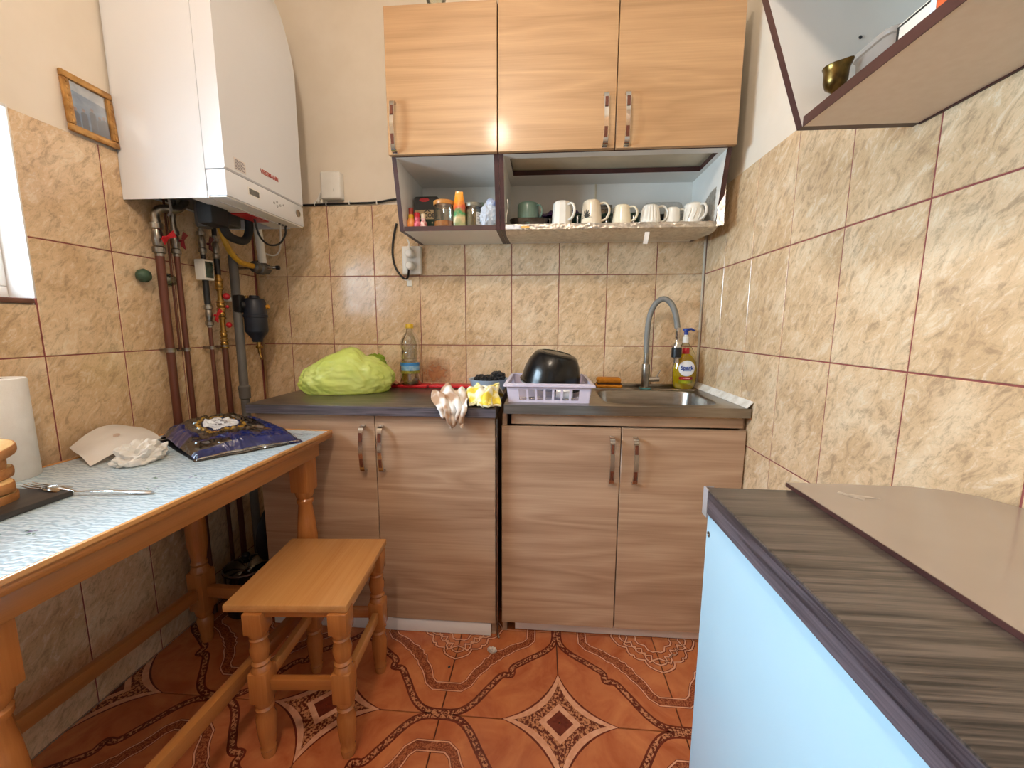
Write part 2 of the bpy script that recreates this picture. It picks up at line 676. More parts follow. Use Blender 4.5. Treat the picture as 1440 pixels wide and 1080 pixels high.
def tile_mesh(w, h):
    """bevelled tile standing in the xz plane, face at y=0, centred"""
    key = (round(w, 4), round(h, 4))
    if key in tile_mesh.cache:
        return tile_mesh.cache[key]
    e = 0.0012
    me = bpy.data.meshes.new('tile')
    X, Z = w / 2, h / 2
    vs = [(x, TD, z) for x, z in ((-X, -Z), (X, -Z), (X, Z), (-X, Z))] + [(x, e, z) for x, z in ((-X, -Z), (X, -Z), (X, Z), (-X, Z))] + \
         [(x, 0, z) for x, z in ((-X + e, -Z + e), (X - e, -Z + e), (X - e, Z - e), (-X + e, Z - e))]
    fs = [(8, 9, 10, 11)]
    for i in range(4):
        j = (i + 1) % 4
        fs += [(i, j, 4 + j, 4 + i), (4 + i, 4 + j, 8 + j, 8 + i)]
    me.from_pydata(vs, [], fs)
    me.materials.append(M_tile)
    me.update()
    tile_mesh.cache[key] = me
    return me


tile_mesh.cache = {}


def put_tile(parent, a0, a1, z0, z1, side):
    if a1 - a0 < 0.012 or z1 - z0 < 0.012:
        return
    me = tile_mesh(a1 - a0, z1 - z0)
    o = bpy.data.objects.new('wall_tile', me)
    COL.objects.link(o)
    o.parent = parent
    c, z = (a0 + a1) / 2, (z0 + z1) / 2
    if side == 'b':
        o.location = (c, 0, z)
    elif side == 'r':
        o.location = (XR, c, z)
        o.rotation_euler = (0, 0, R(-90))
    else:
        o.location = (0, c, z)
        o.rotation_euler = (0, 0, R(90))


def tile_wall(parent, lo, hi, phase, side, zlo, hole=None):
    k0 = math.floor((lo - phase) / PX) - 1
    for k in range(k0, k0 + 30):
        a0, a1 = phase + k * PX + GR / 2, phase + (k + 1) * PX - GR / 2
        a0, a1 = max(a0, lo), min(a1, hi)
        if a1 <= a0:
            continue
        for r in range(-4, 2):
            z0, z1 = ZL + r * PZ + GR / 2, ZL + (r + 1) * PZ - GR / 2
            z0 = max(z0, 0.002)
            if z1 < zlo:
                continue
            if hole:
                h0, h1, v0, v1 = hole
                if a1 > h0 and a0 < h1 and z1 > v0 and z0 < v1:
                    if a1 > h1 + .012:      # beside the opening
                        put_tile(parent, max(a0, h1 + GR), a1, z0, z1, side)
                    if z0 < v0 - .02:       # below the opening
                        put_tile(parent, a0, min(a1, h1), z0, v0 - .016, side)
                    continue
            put_tile(parent, a0, a1, z0, z1, side)


build('grout_bed', B().box(0.0, XR, 0.0016, 0.0052, 0.0, ZT - .002), M_grout, wall_back)
build('grout_bed', B().box(XR + .0016, XR + .0052, -2.4, 0.0016, 0.0, ZT - .002), M_grout, wall_right)
b = B().box(-.0052, -.0016, YW1, .0016, 0, ZT - .002).box(-.0052, -.0016, -2.2, YW1, 0, ZW0 - .016)
build('grout_bed', b, M_grout, wall_left)
tile_wall(wall_back, 0.002, XR - .002, 0.1399, 'b', 0.0)
tile_wall(wall_right, -2.2, -0.012, -0.1881 + 0.0, 'r', 0.0)
tile_wall(wall_left, -2.0, -0.012, -0.8257, 'l', 0.0, (YW0, YW1, ZW0, ZW1))
# rusty splash stain on the tiles behind the oil bottle
def stain_mat():
    m, nt, n, l = _new('rusty_splash')
    v = _coords(nt)
    gr = n.new('ShaderNodeTexGradient')
    gr.gradient_type = 'SPHERICAL'
    mp = n.new('ShaderNodeMapping')
    mp.inputs['Scale'].default_value = (8.5, 1, 10)
    l.new(v, mp.inputs['Vector'])
    l.new(mp.outputs[0], gr.inputs['Vector'])
    a = _math(nt, 'MULTIPLY', gr.outputs['Fac'], _noise(nt, v, 45, 5, .65))
    al = _math(nt, 'MULTIPLY', _ramp(nt, a, [(0.08, '#000000'), (0.42, '#ffffff')]), .75)
    p = _bsdf(nt, _ramp(nt, _noise(nt, v, 60, 3), [(.35, '#a8693c'), (.65, '#c08552')]), .4)
    tp = n.new('ShaderNodeBsdfTransparent')
    mx = n.new('ShaderNodeMixShader')
    l.new(al, mx.inputs[0])
    l.new(tp.outputs[0], mx.inputs[1])
    l.new(p.outputs[0], mx.inputs[2])
    _out(nt, mx.outputs[0])
    return m


sto = build('stain', B().poly([(.745, -.0006, .852), (.875, -.0006, .852), (.875, -.0006, .965), (.745, -.0006, .965)]), [stain_mat()], wall_back, loc=(.808, -.0006, .895))
sto['label'] = 'rust-coloured splash on the tile behind the oil bottle'
# plastic strips in the two tiled corners
build('corner_strip', B().tube([(XR - .004, -.004, .85), (XR - .004, -.004, ZT)], .0055, 8), mat('pale_corner_strip', '#c9bda8', .5), wall_right)
build('corner_strip', B().tube([(.004, -.004, .05), (.004, -.004, ZT)], .0055, 8), mat('tan_corner_strip', '#a8845c', .5), wall_left)

# window: plastered reveal, frame, sashes and panes
b = B()
b.box(-0.19, 0.0, YW1 - .001, YW1 + .0042, ZW0, ZW1 + .004, bev=.002)     # far jamb
b.box(-0.19, 0.0, YW0 - .004, YW0 + .001, ZW0, ZW1 + .004, bev=.002)
b.box(-0.19, 0.001, YW0, YW1, ZW1 - .004, ZW1 + .004, bev=.002)
window = struct(build('window_1', b, M_plaster, world=False))
b = B()
fx0, fx1 = -.115, -.07
for z0, z1 in ((ZW0, ZW0 + .03), (ZW1 - .034, ZW1 - .004)):
    b.box(fx0, fx1, YW0 + .001, YW1 - .001, z0, z1, bev=.004)
for y0, y1 in ((YW0 + .001, YW0 + .03), (YW1 - .025, YW1 - .001), (-1.29, -1.22)):
    b.box(fx0, fx1, y0, y1, ZW0 + .03, ZW1 - .034, bev=.004)
build('window_frame', b, M_white, window)
Mpane = clear('window_glass', '#eef6fa', 0.06)
for y0, y1 in ((YW0 + .03, -1.29), (-1.22, YW1 - .025)):
    build('pane', B().box(-.095, -.091, y0, y1, ZW0 + .03, ZW1 - .034), Mpane, window)
build('sill', B().box(-.18, .006, YW0, YW1 - .004, ZW0 - .014, ZW0, bev=.005), mat('brown_sill_tile', '#7d5648', .4, c2='#6a463a', scale=12), window)

# ------------------------------------------------------------------ patterned floor tiles
FX, FY, FP = 1.35, -0.78, 0.34
FG = 0.0034


def qb(p0, c, p1, n=10):
    return [((1 - t) ** 2 * p0[0] + 2 * t * (1 - t) * c[0] + t * t * p1[0], (1 - t) ** 2 * p0[1] + 2 * t * (1 - t) * c[1] + t * t * p1[1]) for t in [i / n for i in range(n + 1)]]


def star_curve(tip, dg):
    c = 2 * (dg - tip / 4)
    return qb((tip, 0), (c, c), (0, tip))


def sym(half):
    return half + [(y, x) for x, y in reversed(half)]


def between(bb, P, Q, z, m):
    bm = bmesh.new()
    a = [bm.verts.new((x, y, z)) for x, y in P]
    c = [bm.verts.new((x, y, z)) for x, y in Q]
    for i in range(len(a) - 1):
        bm.faces.new((a[i], c[i], c[i + 1], a[i + 1]))
    bmesh.ops.recalc_face_normals(bm, faces=bm.faces)
    for f in bm.faces:
        if f.normal.z < 0:
            f.normal_flip()
    bb.add(bm, m)


def pattern_mesh():
    """one tile, star corner at the origin, knot corner at (1,1); slots: 0 glaze 1 brown 2 speckle 3 beige 4 fine speckle"""
    bb = B()
    g = FG / FP / 2
    bb.box(g, 1 - g, g, 1 - g, -.0176, 0, bev=.003, seg=1)
    bm = bb.bm
    z = .0006
    between(bb, star_curve(.487, .185), star_curve(.472, .173), z, 1)
    between(bb, star_curve(.472, .173), star_curve(.385, .137), z, 3)
    between(bb, star_curve(.385, .137), star_curve(.175, .087), z, 2)
    between(bb, star_curve(.175, .087), star_curve(.112, .056), z, 3)
    between(bb, star_curve(.112, .056), [(0.001 * k, 0.001 * (10 - k)) for k in range(11)][::-1], z, 1)
    og = [(1.0, .018), (.92, .02), (.85, .035), (.79, .07), (.73, .13), (.68, .2), (.635, .27), (.585, .34), (.54, .405), (.50, .432), (.465, .430), (.438, .436)]
    og = [(p.x, p.y) for p in smooth([(x, y, 0) for x, y in og], 3)]
    oc = sym(og)
    bb.strip(oc, .068, z, 1)
    bb.strip(oc, .036, z * 2, 2)
    co = sym([(1, .225), (.87, .225), (.79, .285), (.755, .36), (.72, .42), (.66, .485), (.64, .53), (.60, .555), (.585, .585)])
    ci = sym([(1, .305), (.89, .305), (.845, .345), (.815, .42), (.79, .47), (.73, .54), (.71, .60), (.675, .62), (.66, .66)])
    between(bb, co, ci, z, 4)
    for c, s in ((co, -1), (ci, 1)):
        bb.strip(c, .02, z * 1.5, 1)
        bb.strip(c, .011, z * 2.2, 3)
    ko = sym([(1, .575), (.94, .60), (.885, .635), (.865, .675), (.86, .71), (.80, .715), (.765, .735), (.765, .765)])
    ki = sym([(1, .66), (.95, .68), (.925, .72), (.935, .77), (.88, .77), (.85, .80), (.86, .86)])
    kw = sym([(1, .74), (.95, .72), (.90, .69), (.875, .735), (.88, .80), (.82, .80), (.80, .815)])
    kk = sym([(1, .83), (.96, .82), (.92, .84), (.90, .90)])
    bb.strip(ko, .03, z, 1)
    for c in (ki, kw, kk):
        bb.strip(c, .028, z, 1)
    for c in (ko, ki, kw, kk):
        bb.strip(c, .015, z * 2.2, 3)
    bm = bb.bm
    bm.transform(Matrix.Diagonal((FP, FP, FP, 1)))
    return bm


pat = pattern_mesh()
FM = [M_terra, M_fdark, M_fspeck, M_fbeige, M_fspeck2]


def floor_mesh(bm, name='floor_tile'):
    me = bpy.data.meshes.new(name)
    bm.to_mesh(me)
    for m in FM:
        me.materials.append(m)
    return me


full = floor_mesh(pat)
for i in range(-4, 2):
    for j in range(-4, 3):
        x0, y0 = FX + i * FP, FY + j * FP       # lower corner of the cell
        if y0 >= -.02:
            continue
        # star corner of the cell: grid points with even i and even j
        sx, sy = i % 2, j % 2
        cx, cy = x0 + sx * FP, y0 + sy * FP
        rot = {(0, 0): 0, (1, 0): 90, (1, 1): 180, (0, 1): 270}[(sx, sy)]
        me = full
        cut = None
        if x0 + FP > XR:
            cut = 'x1'
        elif x0 < 0:
            cut = 'x0'
        if y0 + FP > 0:
            cut = (cut or '') + 'y1'
        if cut:
            bm = pat.copy()
            Mi = Matrix.Translation((cx, cy, 0)) @ Matrix.Rotation(R(rot), 4, 'Z')
            bm.transform(Mi)
            for key, co, no in (('x1', (XR - .002, 0, 0), (1, 0, 0)), ('x0', (.002, 0, 0), (-1, 0, 0)), ('y1', (0, -.002, 0), (0, 1, 0))):
                if key in cut:
                    bmesh.ops.bisect_plane(bm, geom=list(bm.verts) + list(bm.edges) + list(bm.faces), plane_co=co, plane_no=no, clear_outer=True)
            bm.transform(Mi.inverted())
            me = floor_mesh(bm)
            bm.free()
        o = bpy.data.objects.new('floor_tile', me)
        COL.objects.link(o)
        o.parent = floor
        o.location = (cx, cy, 0)
        o.rotation_euler = (0, 0, R(rot))
# ------------------------------------------------------------------ cabinet parts
M_inlay = mat('brown_handle_inlay', '#6b3a28', 0.35, c2='#54291c', scale=40)


def make_handle():
    """bowed chrome bar with brown inlays near both feet; local frame: x across, y towards the room is -y"""
    bb = B()
    L, d = .155, .024
    prof = [(-L / 2, 0), (-L / 2 + .003, -d * .75), (-L / 2 + .016, -d), (-L / 4, -d * 1.12), (0, -d * 1.3), (L / 4, -d * 1.12), (L / 2 - .016, -d), (L / 2 - .003, -d * .75), (L / 2, 0)]
    pts = smooth([(0, y, z) for z, y in prof], 4)
    bm = bmesh.new()
    rows = []
    for i, p in enumerate(pts):
        a, c = pts[max(0, i - 1)], pts[min(len(pts) - 1, i + 1)]
        t = (c - a).normalized()
        nrm = Vector((0, -t.z, t.y))
        if nrm.y > 0:
            nrm = -nrm
        w = .0065 + .0015 * abs(p.z) / (L / 2)
        h = .0028
        rows.append([bm.verts.new(p + Vector((sx * w, 0, 0)) + nrm * sy * h) for sx, sy in ((-1, -1), (1, -1), (1, 1), (-1, 1))])
    for A, Q in zip(rows, rows[1:]):
        for j in range(4):
            bm.faces.new((A[j], A[(j + 1) % 4], Q[(j + 1) % 4], Q[j]))
    bm.faces.new(rows[0])
    bm.faces.new(rows[-1])
    bmesh.ops.recalc_face_normals(bm, faces=bm.faces)
    bb.add(bm)
    for s in (-1, 1):
        bb.box(-.0065, .0065, -.003, 0, s * L / 2 - .004, s * L / 2 + .004, bev=.001)
    me_o = build('handle', bb, [M_chrome], None, world=False)
    for s in (-1, 1):
        b2 = B().grid(lambda u, v, s=s: (-.0050 + .0100 * u, -d * (1.0 + .19 * v) - .0036, s * (L / 2 - .018 - .03 * v)), 2, 5, thick=.0012)
        build('inlay', b2, [M_inlay], me_o, world=False)
    return me_o


HANDLE = make_handle()
HANDLE_used = [False]


def put_handle(parent, x, y, z):
    base = wloc(parent)
    if not HANDLE_used[0]:
        HANDLE_used[0] = True
        HANDLE.parent = parent
        HANDLE.location = Vector((x, y, z)) - base
        return HANDLE
    return dup(HANDLE, Vector((x, y, z)) - base, 0, None, parent)


def door(parent, x0, x1, z0, z1, yf, m, hx, hz, edge):
    o = build('door', B().box(x0, x1, yf, yf + .0165, z0, z1, bev=.0012, seg=1), [m], parent, loc=(x0, yf, z0))
    put_handle(o, hx, yf, hz)
    return o


def carcass_side(parent, x0, x1, poly):
    """side panel: white faces, dark edge band all round"""
    return build('side_panel', B().prism(poly, x0, x1, 'x', 0, 1), [M_mel, M_wenge], parent)


# ------------------------------------------------------------------ wall cabinets over the sink
UY, UD = -.346, -.329        # door faces
UZ0, UZ1 = 1.678, 2.131
SY = -.258                   # front of the open shelf below
side = [(-.004, 1.449), (SY, 1.449), (-.318, UZ0 + .004), (UD, UZ0 + .012), (UD, UZ1), (-.004, UZ1)]


def wall_cabinet(x0, x1, label, doors, hole):
    t = thing('hanging_cabinet', label, 'cabinet', ((x0 + x1) / 2, 0, 1.449), 0, 'wood-look wall cabinets over the counter')
    carcass_side(t, x0, x0 + .016, side)
    carcass_side(t, x1 - .016, x1, side)
    a, c = x0 + .016, x1 - .016
    build('bottom_shelf', B().box(a, c, SY, -.006, 1.449, 1.465), [M_mel], t)
    build('edge_band', B().box(a, c, SY - .001, SY, 1.4485, 1.4655), [M_wenge], t)
    build('back_panel', B().box(a, c, -.009, -.004, 1.465, UZ1 - .016), [M_mel], t)
    build('top_panel', B().box(a, c, UD, -.006, UZ1 - .016, UZ1), [M_mel], t)
    if not hole:
        build('middle_shelf', B().box(a, c, UD + .004, -.009, UZ0, UZ0 + .016), [M_mel], t)
    else:
        h0, h1, g0, g1 = hole
        bb = B().box(a, c, UD + .004, g0, UZ0, UZ0 + .016).box(a, c, g1, -.009, UZ0, UZ0 + .016)
        bb.box(a, h0, g0, g1, UZ0, UZ0 + .016).box(h1, c, g0, g1, UZ0, UZ0 + .016)
        build('middle_shelf', bb, [M_mel], t)
        bb = B().box(h0, h1, g1 - .001, g1, UZ0, UZ0 + .017).box(h0, h0 + .001, g0, g1, UZ0, UZ0 + .017).box(h1 - .001, h1, g0, g1, UZ0, UZ0 + .017)
        e = build('cutout_edge', bb, [M_wenge], t)
        e['label'] = 'dark edge of the hood cutout in the middle shelf'
        build('light_catch_panel', B().box(a, c, UD + .004, -.009, UZ0 + .022, UZ0 + .028), [M_melc], t)  # board added close above the cutout so that it catches light
    build('edge_band', B().box(a, c, UD + .003, UD + .004, UZ0 - .0005, UZ0 + .0165), [M_wenge], t)
    for dx0, dx1, hx in doors:
        door(t, dx0, dx1, UZ0, UZ1, UY, M_door, hx, UZ0 + .083, M_wenge)
    return t


cabA = wall_cabinet(.756, 1.1285, 'narrow wall cabinet with one door above a shelf of coffee and jars', [(.755, 1.127, .781)], None)
cabB = wall_cabinet(1.1295, 1.894, 'wide wall cabinet with two doors above a foil-covered shelf of mugs', [(1.131, 1.512, 1.479), (1.515, 1.896, 1.547)], (1.165, 1.862, -.285, -.125))
build('back_strip', B().box(1.49, 1.497, -.0115, -.009, 1.465, UZ0), [M_melc], cabB)

# ------------------------------------------------------------------ base cabinet on the left, under the dark worktop
t = thing('base_cabinet', 'wood-look base cabinet with two doors and white plinth under dark worktop', 'cabinet', (.72, -.25, 0), 0, 'wood-look base cabinets')
WZ = .838
bb = B().box(.302, .318, -.461, -.02, .05, WZ - .034).box(1.117, 1.133, -.461, -.02, 0.0, WZ - .034)
bb.box(.318, 1.117, -.461, -.02, .05, .066).box(.318, 1.117, -.026, -.02, .066, WZ - .034)
build('body', bb, [M_door2], t)
door(t, .301, .7215, .054, WZ - .036, -.479, M_door2, .683, .688, M_wenge)
door(t, .7245, 1.134, .054, WZ - .036, -.479, M_door2, .748, .688, M_wenge)
build('plinth', B().box(.302, 1.116, -.474, -.459, .001, .05, bev=.0015), [M_white], t)
for x in (.34, 1.09):
    build('foot', B().lathe([(0, 0), (.02, 0), (.02, .01), (.014, .014), (.014, .05), (0, .05)], 12, cx=x, cy=-.09), [M_black], t)
wt = build('worktop', B().box(.281, 1.139, -.500, -.001, WZ - .033, WZ, bev=.003), [M_top], loc=(.7, -.25, WZ - .033))
tag(wt, 'dark wood-grain worktop on the left base cabinet, green bag lying on it', 'worktop')
build('edge_band', B().box(.282, 1.138, -.5012, -.4995, WZ - .031, WZ - .002), [M_topedge], wt)
# thin metal strip in the gap between the two base cabinets
bb = B().box(1.1395, 1.1425, -.487, -.462, .03, .80)
bb.tube(smooth([(1.141, -.475, .03), (1.1415, -.477, .012), (1.146, -.484, .004)], 4), .0035, 8)
tag(build('trim_strip', bb, [M_nickel], loc=(1.141, -.475, 0.0)), 'thin grey metal strip standing in the gap between the base cabinets', 'strip')

# ------------------------------------------------------------------ sink cabinet
t = thing('sink_cabinet', 'wood-look base cabinet with two doors under the steel sink', 'cabinet', (1.55, -.24, 0), 0, 'wood-look base cabinets')
bb = B().box(1.155, 1.171, -.441, -.02, .0, .81).box(1.929, 1.945, -.441, -.02, 0, .81).box(1.171, 1.929, -.441, -.02, .045, .061)
build('body', bb, [M_door2], t)
door(t, 1.154, 1.5485, .047, .771, -.459, M_door2, 1.519, .663, M_wenge)
door(t, 1.5515, 1.944, .047, .771, -.459, M_door2, 1.595, .663, M_wenge)
build('plinth', B().box(1.20, 1.944, -.436, -.424, .004, .046, bev=.0015), [M_white], t)
build('top_rail', B().box(1.186, 1.936, -.452, -.436, .777, .811, bev=.002), [M_door2], t)
M_foam = mat('old_mounting_foam', '#d3b48e', 0.9, c2='#b08f68', scale=60, bump=.5)
fo = build('foam_bead', B().tube([(1.19 + .0125 * i, -.4525 + .0012 * fbm(i * .9, 0, 0), .8125 + .0012 * fbm(i * .8, 3, 0)) for i in range(60)], [.0032 + .0012 * fbm(i * 1.3, 7, 0) for i in range(60)], 7), [M_foam], t)
fo['label'] = 'rough yellowish bead of old foam along the rail'

# stainless sink top with basin and drainboard
SZ = .848
sk = thing('sink', 'stainless steel sink top with basin, standing under the grey hose tap', 'sink', (1.55, -.24, .82))
bb = B()
bx0, bx1, by0, by1, rc = 1.497, 1.872, -.448, -.150, .075
ox0, ox1, oy0, oy1 = 1.163, 1.944, -.478, -.003
N = 64
inner = []
for i in range(N):
    a = 2 * math.pi * i / N
    cx, cy = (bx0 + bx1) / 2, (by0 + by1) / 2
    hx, hy = (bx1 - bx0) / 2, (by1 - by0) / 2
    ex = 5.0
    ca, sa = math.cos(a), math.sin(a)
    k = 1 / ((abs(ca) ** ex + abs(sa) ** ex) ** (1 / ex))
    inner.append((cx + hx * ca * k, cy + hy * sa * k, ca * k, sa * k))
bm = bmesh.new()
rings = []
cxx, cyy = (bx0 + bx1) / 2, (by0 + by1) / 2
for s, z in ((1.0, SZ + .002), (1.03, SZ + .0035), (1.06, SZ + .001), (1.10, SZ)):
    rings.append([bm.verts.new((cxx + (x - cxx) * s, max(oy0 + .012, cyy + (y - cyy) * s), z)) for x, y, _, _ in inner])
outer = []
for x, y, ca, sa in inner:
    dx, dy = x - cxx, y - cyy
    ts = []
    if dx:
        ts.append(((ox1 if dx > 0 else ox0) - cxx) / dx)
    if dy:
        ts.append(((oy1 if dy > 0 else oy0) - cyy) / dy)
    k = min(q for q in ts if q > 0)
    outer.append([cxx + dx * k, cyy + dy * k])
for X, Y in ((ox0, oy0), (ox0, oy1), (ox1, oy0), (ox1, oy1)):       # snap the nearest to the corners
    i = min(range(N), key=lambda q: (outer[q][0] - X) ** 2 + (outer[q][1] - Y) ** 2)
    outer[i] = [X, Y]
rings.append([bm.verts.new((x, y, SZ)) for x, y in outer])
rings.append([bm.verts.new((x, y, SZ - .031)) for x, y in outer])
prev = rings[0]
for A, Q in zip(rings, rings[1:]):
    for j in range(N):
        k = (j + 1) % N
        bm.faces.new((A[j], Q[j], Q[k], A[k]))
dn = [rings[0]]
for s, z in ((.985, SZ - .006), (.95, SZ - .10), (.90, SZ - .135), (.80, SZ - .150), (.12, SZ - .156)):
    dn.append([bm.verts.new((cxx + (x - cxx) * s, cyy + (y - cyy) * s, z)) for x, y, _, _ in inner])
for A, Q in zip(dn, dn[1:]):
    for j in range(N):
        k = (j + 1) % N
        bm.faces.new((A[j], A[k], Q[k], Q[j]))
bm.faces.new(dn[-1])
bmesh.ops.recalc_face_normals(bm, faces=bm.faces)
bb.add(bm)
build('sink_top', bb, [M_steel], sk, angle=50)
bb = B().box(1.165, 1.942, -.018, -.004, SZ - .002, SZ + .012, bev=.004)
bb.tube([(1.20, -.095, SZ), (1.66, -.095, SZ)], .0035, 8).tube([(1.77, -.095, SZ), (1.91, -.095, SZ)], .0035, 8)
build('raised_rim', bb, [M_steel], sk)
for k in range(7):
    y = -.13 - k * .045
    build('drain_ridge', B().tube([(1.20, y, SZ - .0012), (1.44, y, SZ - .0012)], .003, 8), [M_steel], sk)
build('drain', B().lathe([(0, SZ - .1555), (.036, SZ - .1555), (.04, SZ - .152), (.03, SZ - .15), (0, SZ - .152)], 20, cx=cxx, cy=cyy), [M_chrome], sk)
bb = B().grid(lambda u, v: (XR - .0006 - .019 * (1 - v) * (1 + .12 * fbm(u * 40, 0, 2)), -.010 - .468 * u, SZ + .0012 + .021 * v * (1 + .10 * fbm(u * 55, 5, 0)) + .0012 * fbm(u * 90, v * 3, 0) * v), 110, 5, thick=.002)
cs = build('sealant', bb, [mat('white_sealant', '#ece9e2', .6, c2='#cfc8bc', scale=30, bump=.4)], sk)
cs['label'] = 'thick smeared white sealant along the tiled wall'

# ------------------------------------------------------------------ right counter, nearest the camera
rc_ = thing('counter_cabinet', 'white-sided cabinet standing at the right under a dark wood-grain worktop', 'cabinet', (1.75, -1.7, 0))
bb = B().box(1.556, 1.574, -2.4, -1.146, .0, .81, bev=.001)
sp = build('side_panel', bb, [mat('cool_lit_white_laminate', '#b4d8ea', .3, c2='#aed3e6', scale=3)], rc_)  # white panel, the cool window light is put into its colour
build('body', B().box(1.574, 1.94, -2.4, -1.150, .06, .81).box(1.60, 1.94, -2.38, -1.19, 0, .06), [M_mel], rc_)
build('screw_hole', B().lathe([(0, 0), (.0045, 0), (.0045, .0012), (.003, .0012), (.0022, .0002), (0, .0002)], 14, M=Matrix.Translation((1.5562, -1.156, .775)) @ Matrix.Rotation(R(-90), 4, 'Y')), [M_nickel], sp)
pts = [(1.549, -1.148), (1.549, -2.42), (1.947, -2.42), (1.947, -1.215), (1.925, -1.176), (1.88, -1.150)]
cw = build('worktop', B().prism(pts, .811, .85, 'z', 0, None, bev=.002), [M_top], loc=(1.75, -1.7, .811))
tag(cw, 'dark wood-grain worktop at the right with a brown sheet lying on it', 'worktop')
build('edge_band', B().box(1.5478, 1.5492, -2.418, -1.155, .813, .848), [M_topedgey], cw)
bb = B().prism([(1.5468, -1.1465), (1.5468, -1.163), (1.549, -1.163), (1.549, -1.1478), (1.562, -1.1478), (1.562, -1.1465)], .806, .851, 'z')
cc = build('corner_cap', bb, [mat('pale_grey_cap', '#a9a2a4', .35, c2='#98928f', scale=30)], cw)
cc['label'] = 'pale grey cap on the worktop corner'
M_sheet = mat('brown_laminate_sheet', '#a6988b', 0.14, c2='#9c8e81', scale=3, stretch=(1, 1, 1))
pts = [(1.678, -1.134), (1.678, -2.3), (1.946, -2.3), (1.946, -1.205), (1.930, -1.170), (1.905, -1.148), (1.86, -1.136)]
sh = build('laminate_sheet', B().prism(pts, .8505, .8565, 'z', 0, None), [M_sheet, M_dark], loc=(1.8, -1.7, .8505))
tag(sh, 'glossy brown sheet with a whitish scuff lying on the right worktop', 'sheet')
bb = B().poly([(1.735, -1.165, .8568), (1.742, -1.175, .8568), (1.765, -1.182, .8568), (1.776, -1.191, .8568), (1.757, -1.188, .8568), (1.748, -1.197, .8568), (1.742, -1.190, .8568), (1.728, -1.172, .8568)])
sc_ = build('scuff', bb, [mat('pale_scuff', '#c9bcae', .5, c2='#a79a8b', scale=120)], sh)
build('raw_edge', B().box(1.6765, 1.678, -2.3, -1.135, .8505, .8565), [M_wenge], sh)

# ------------------------------------------------------------------ wall shelf unit at top right
ws = thing('hanging_shelf', 'open white shelf unit with dark brown edges high on the right wall', 'shelf', (1.85, -1.4, 1.46))
poly = [(XR - .001, 1.459), (1.750, 1.459), (1.667, 1.685), (1.667, 2.25), (XR - .001, 2.25)]
build('end_panel', B().prism(poly, -.956, -.940, 'y', 0, 1), [M_mel, M_wenge], ws)
build('bottom_shelf', B().box(1.752, XR - .001, -2.3, -.956, 1.459, 1.475), [mat('beige_shelf_board', '#efe4d4', .6, c2='#ebdfce', scale=60)], ws)
build('edge_band', B().box(1.7505, 1.752, -2.3, -.956, 1.4585, 1.4755), [M_wenge], ws)
build('edge_band', B().box(XR - .0035, XR - .0005, -2.3, -.956, 1.456, 1.459), [M_wenge], ws)
build('back_panel', B().box(XR - .006, XR - .001, -2.3, -.956, 1.475, 2.25), [M_mel], ws)
build('middle_shelf', B().box(1.668, XR - .006, -2.3, -.956, 1.70, 1.716), [M_mel], ws)
build('end_panel', B().prism(poly, -2.3, -2.284, 'y', 0, 1), [M_mel, M_wenge], ws)
build('door', B().box(1.650, 1.667, -2.3, -.941, 1.70, 2.25, bev=.001), [M_door], ws)
build('screw_cap', B().ball((1.832, -.9568, 1.600), (.003, .0016, .003), 2), [M_black], ws)

# ------------------------------------------------------------------ gas boiler on the left wall
bo = thing('gas_boiler', 'white wall-hung gas boiler with small display, in the left corner above the pipes', 'boiler', (.17, -.37, 1.48))
Y0, Y1, ZB = -.571, -.176, 1.483
XS, XF = .277, .339
M_boil = mat('boiler_white', '#e6e7ea', 0.2, c2='#e3e4e7', scale=2, spec=.5, coat=.25)
M_boilf = mat('boiler_front_white', '#e4ddd6', 0.28, c2='#dfd8d0', scale=2)
bb = B().box(.001, XS - .002, Y0, Y0 + .003, ZB, 2.33).box(.001, XS - .002, Y1 - .003, Y1, ZB, 2.33).box(.001, XS - .002, Y0, Y1, 2.327, 2.33).box(.001, .006, Y0, Y1, ZB + .03, 2.33)
build('casing', bb, [M_boil], bo)
top = smooth([(XF, 0, 2.03), (.334, 0, 2.08), (.322, 0, 2.15), (.30, 0, 2.24), (.276, 0, 2.30)], 5)
fz = ZB + .083
prof = [(XS, fz), (XF - .004, fz), (XF, fz + .004)] + [(p.x, p.z) for p in top] + [(.27, 2.31)]
if prof[-1][0] < XS:
    prof[-1] = (XS - .001, 2.305)
build('front_cover', B().prism(prof, Y0, Y1, 'y', 0), [M_boil], bo, angle=25)
cp = build('control_panel', B().box(XS, XF, Y0, Y1, ZB + .006, fz - .0025, bev=.003).box(XS, XS + .004, Y0, Y1, ZB, ZB + .02), [M_boil], bo)
build('display', B().box(XF - .001, XF + .0008, -.474, -.428, 1.522, 1.54), [mat('grey_display', '#6f6e6b', .2, c2='#5f5e5c', scale=60)], cp)
d = build('display_frame', B().box(XF - .001, XF + .0005, -.479, -.423, 1.519, 1.543, bev=.0004), [M_whitepl], cp)
build('gauge', B().lathe([(0, .0), (.013, .0), (.013, .003), (.0105, .003), (.0105, .0012), (0, .0012)], 24, M=Matrix.Translation((XF, -.213, 1.531)) @ Matrix.Rotation(R(90), 4, 'Y')), [M_nickel], cp)
bb = B()
for y, z, r in ((-.352, 1.53, .004), (-.335, 1.537, .004), (-.335, 1.523, .004), (-.318, 1.53, .004), (-.30, 1.536, .003)):
    bb.lathe([(r - .001, 0), (r, 0), (r, .0006), (r - .001, .0006), (r - .001, 0)], 14, M=Matrix.Translation((XF, y, z)) @ Matrix.Rotation(R(90), 4, 'Y'))
build('button_ring', bb, [M_grey], cp)
Mlogo = mat('orange_red_lettering', '#b8412f', .4, c2='#a63827', scale=40)
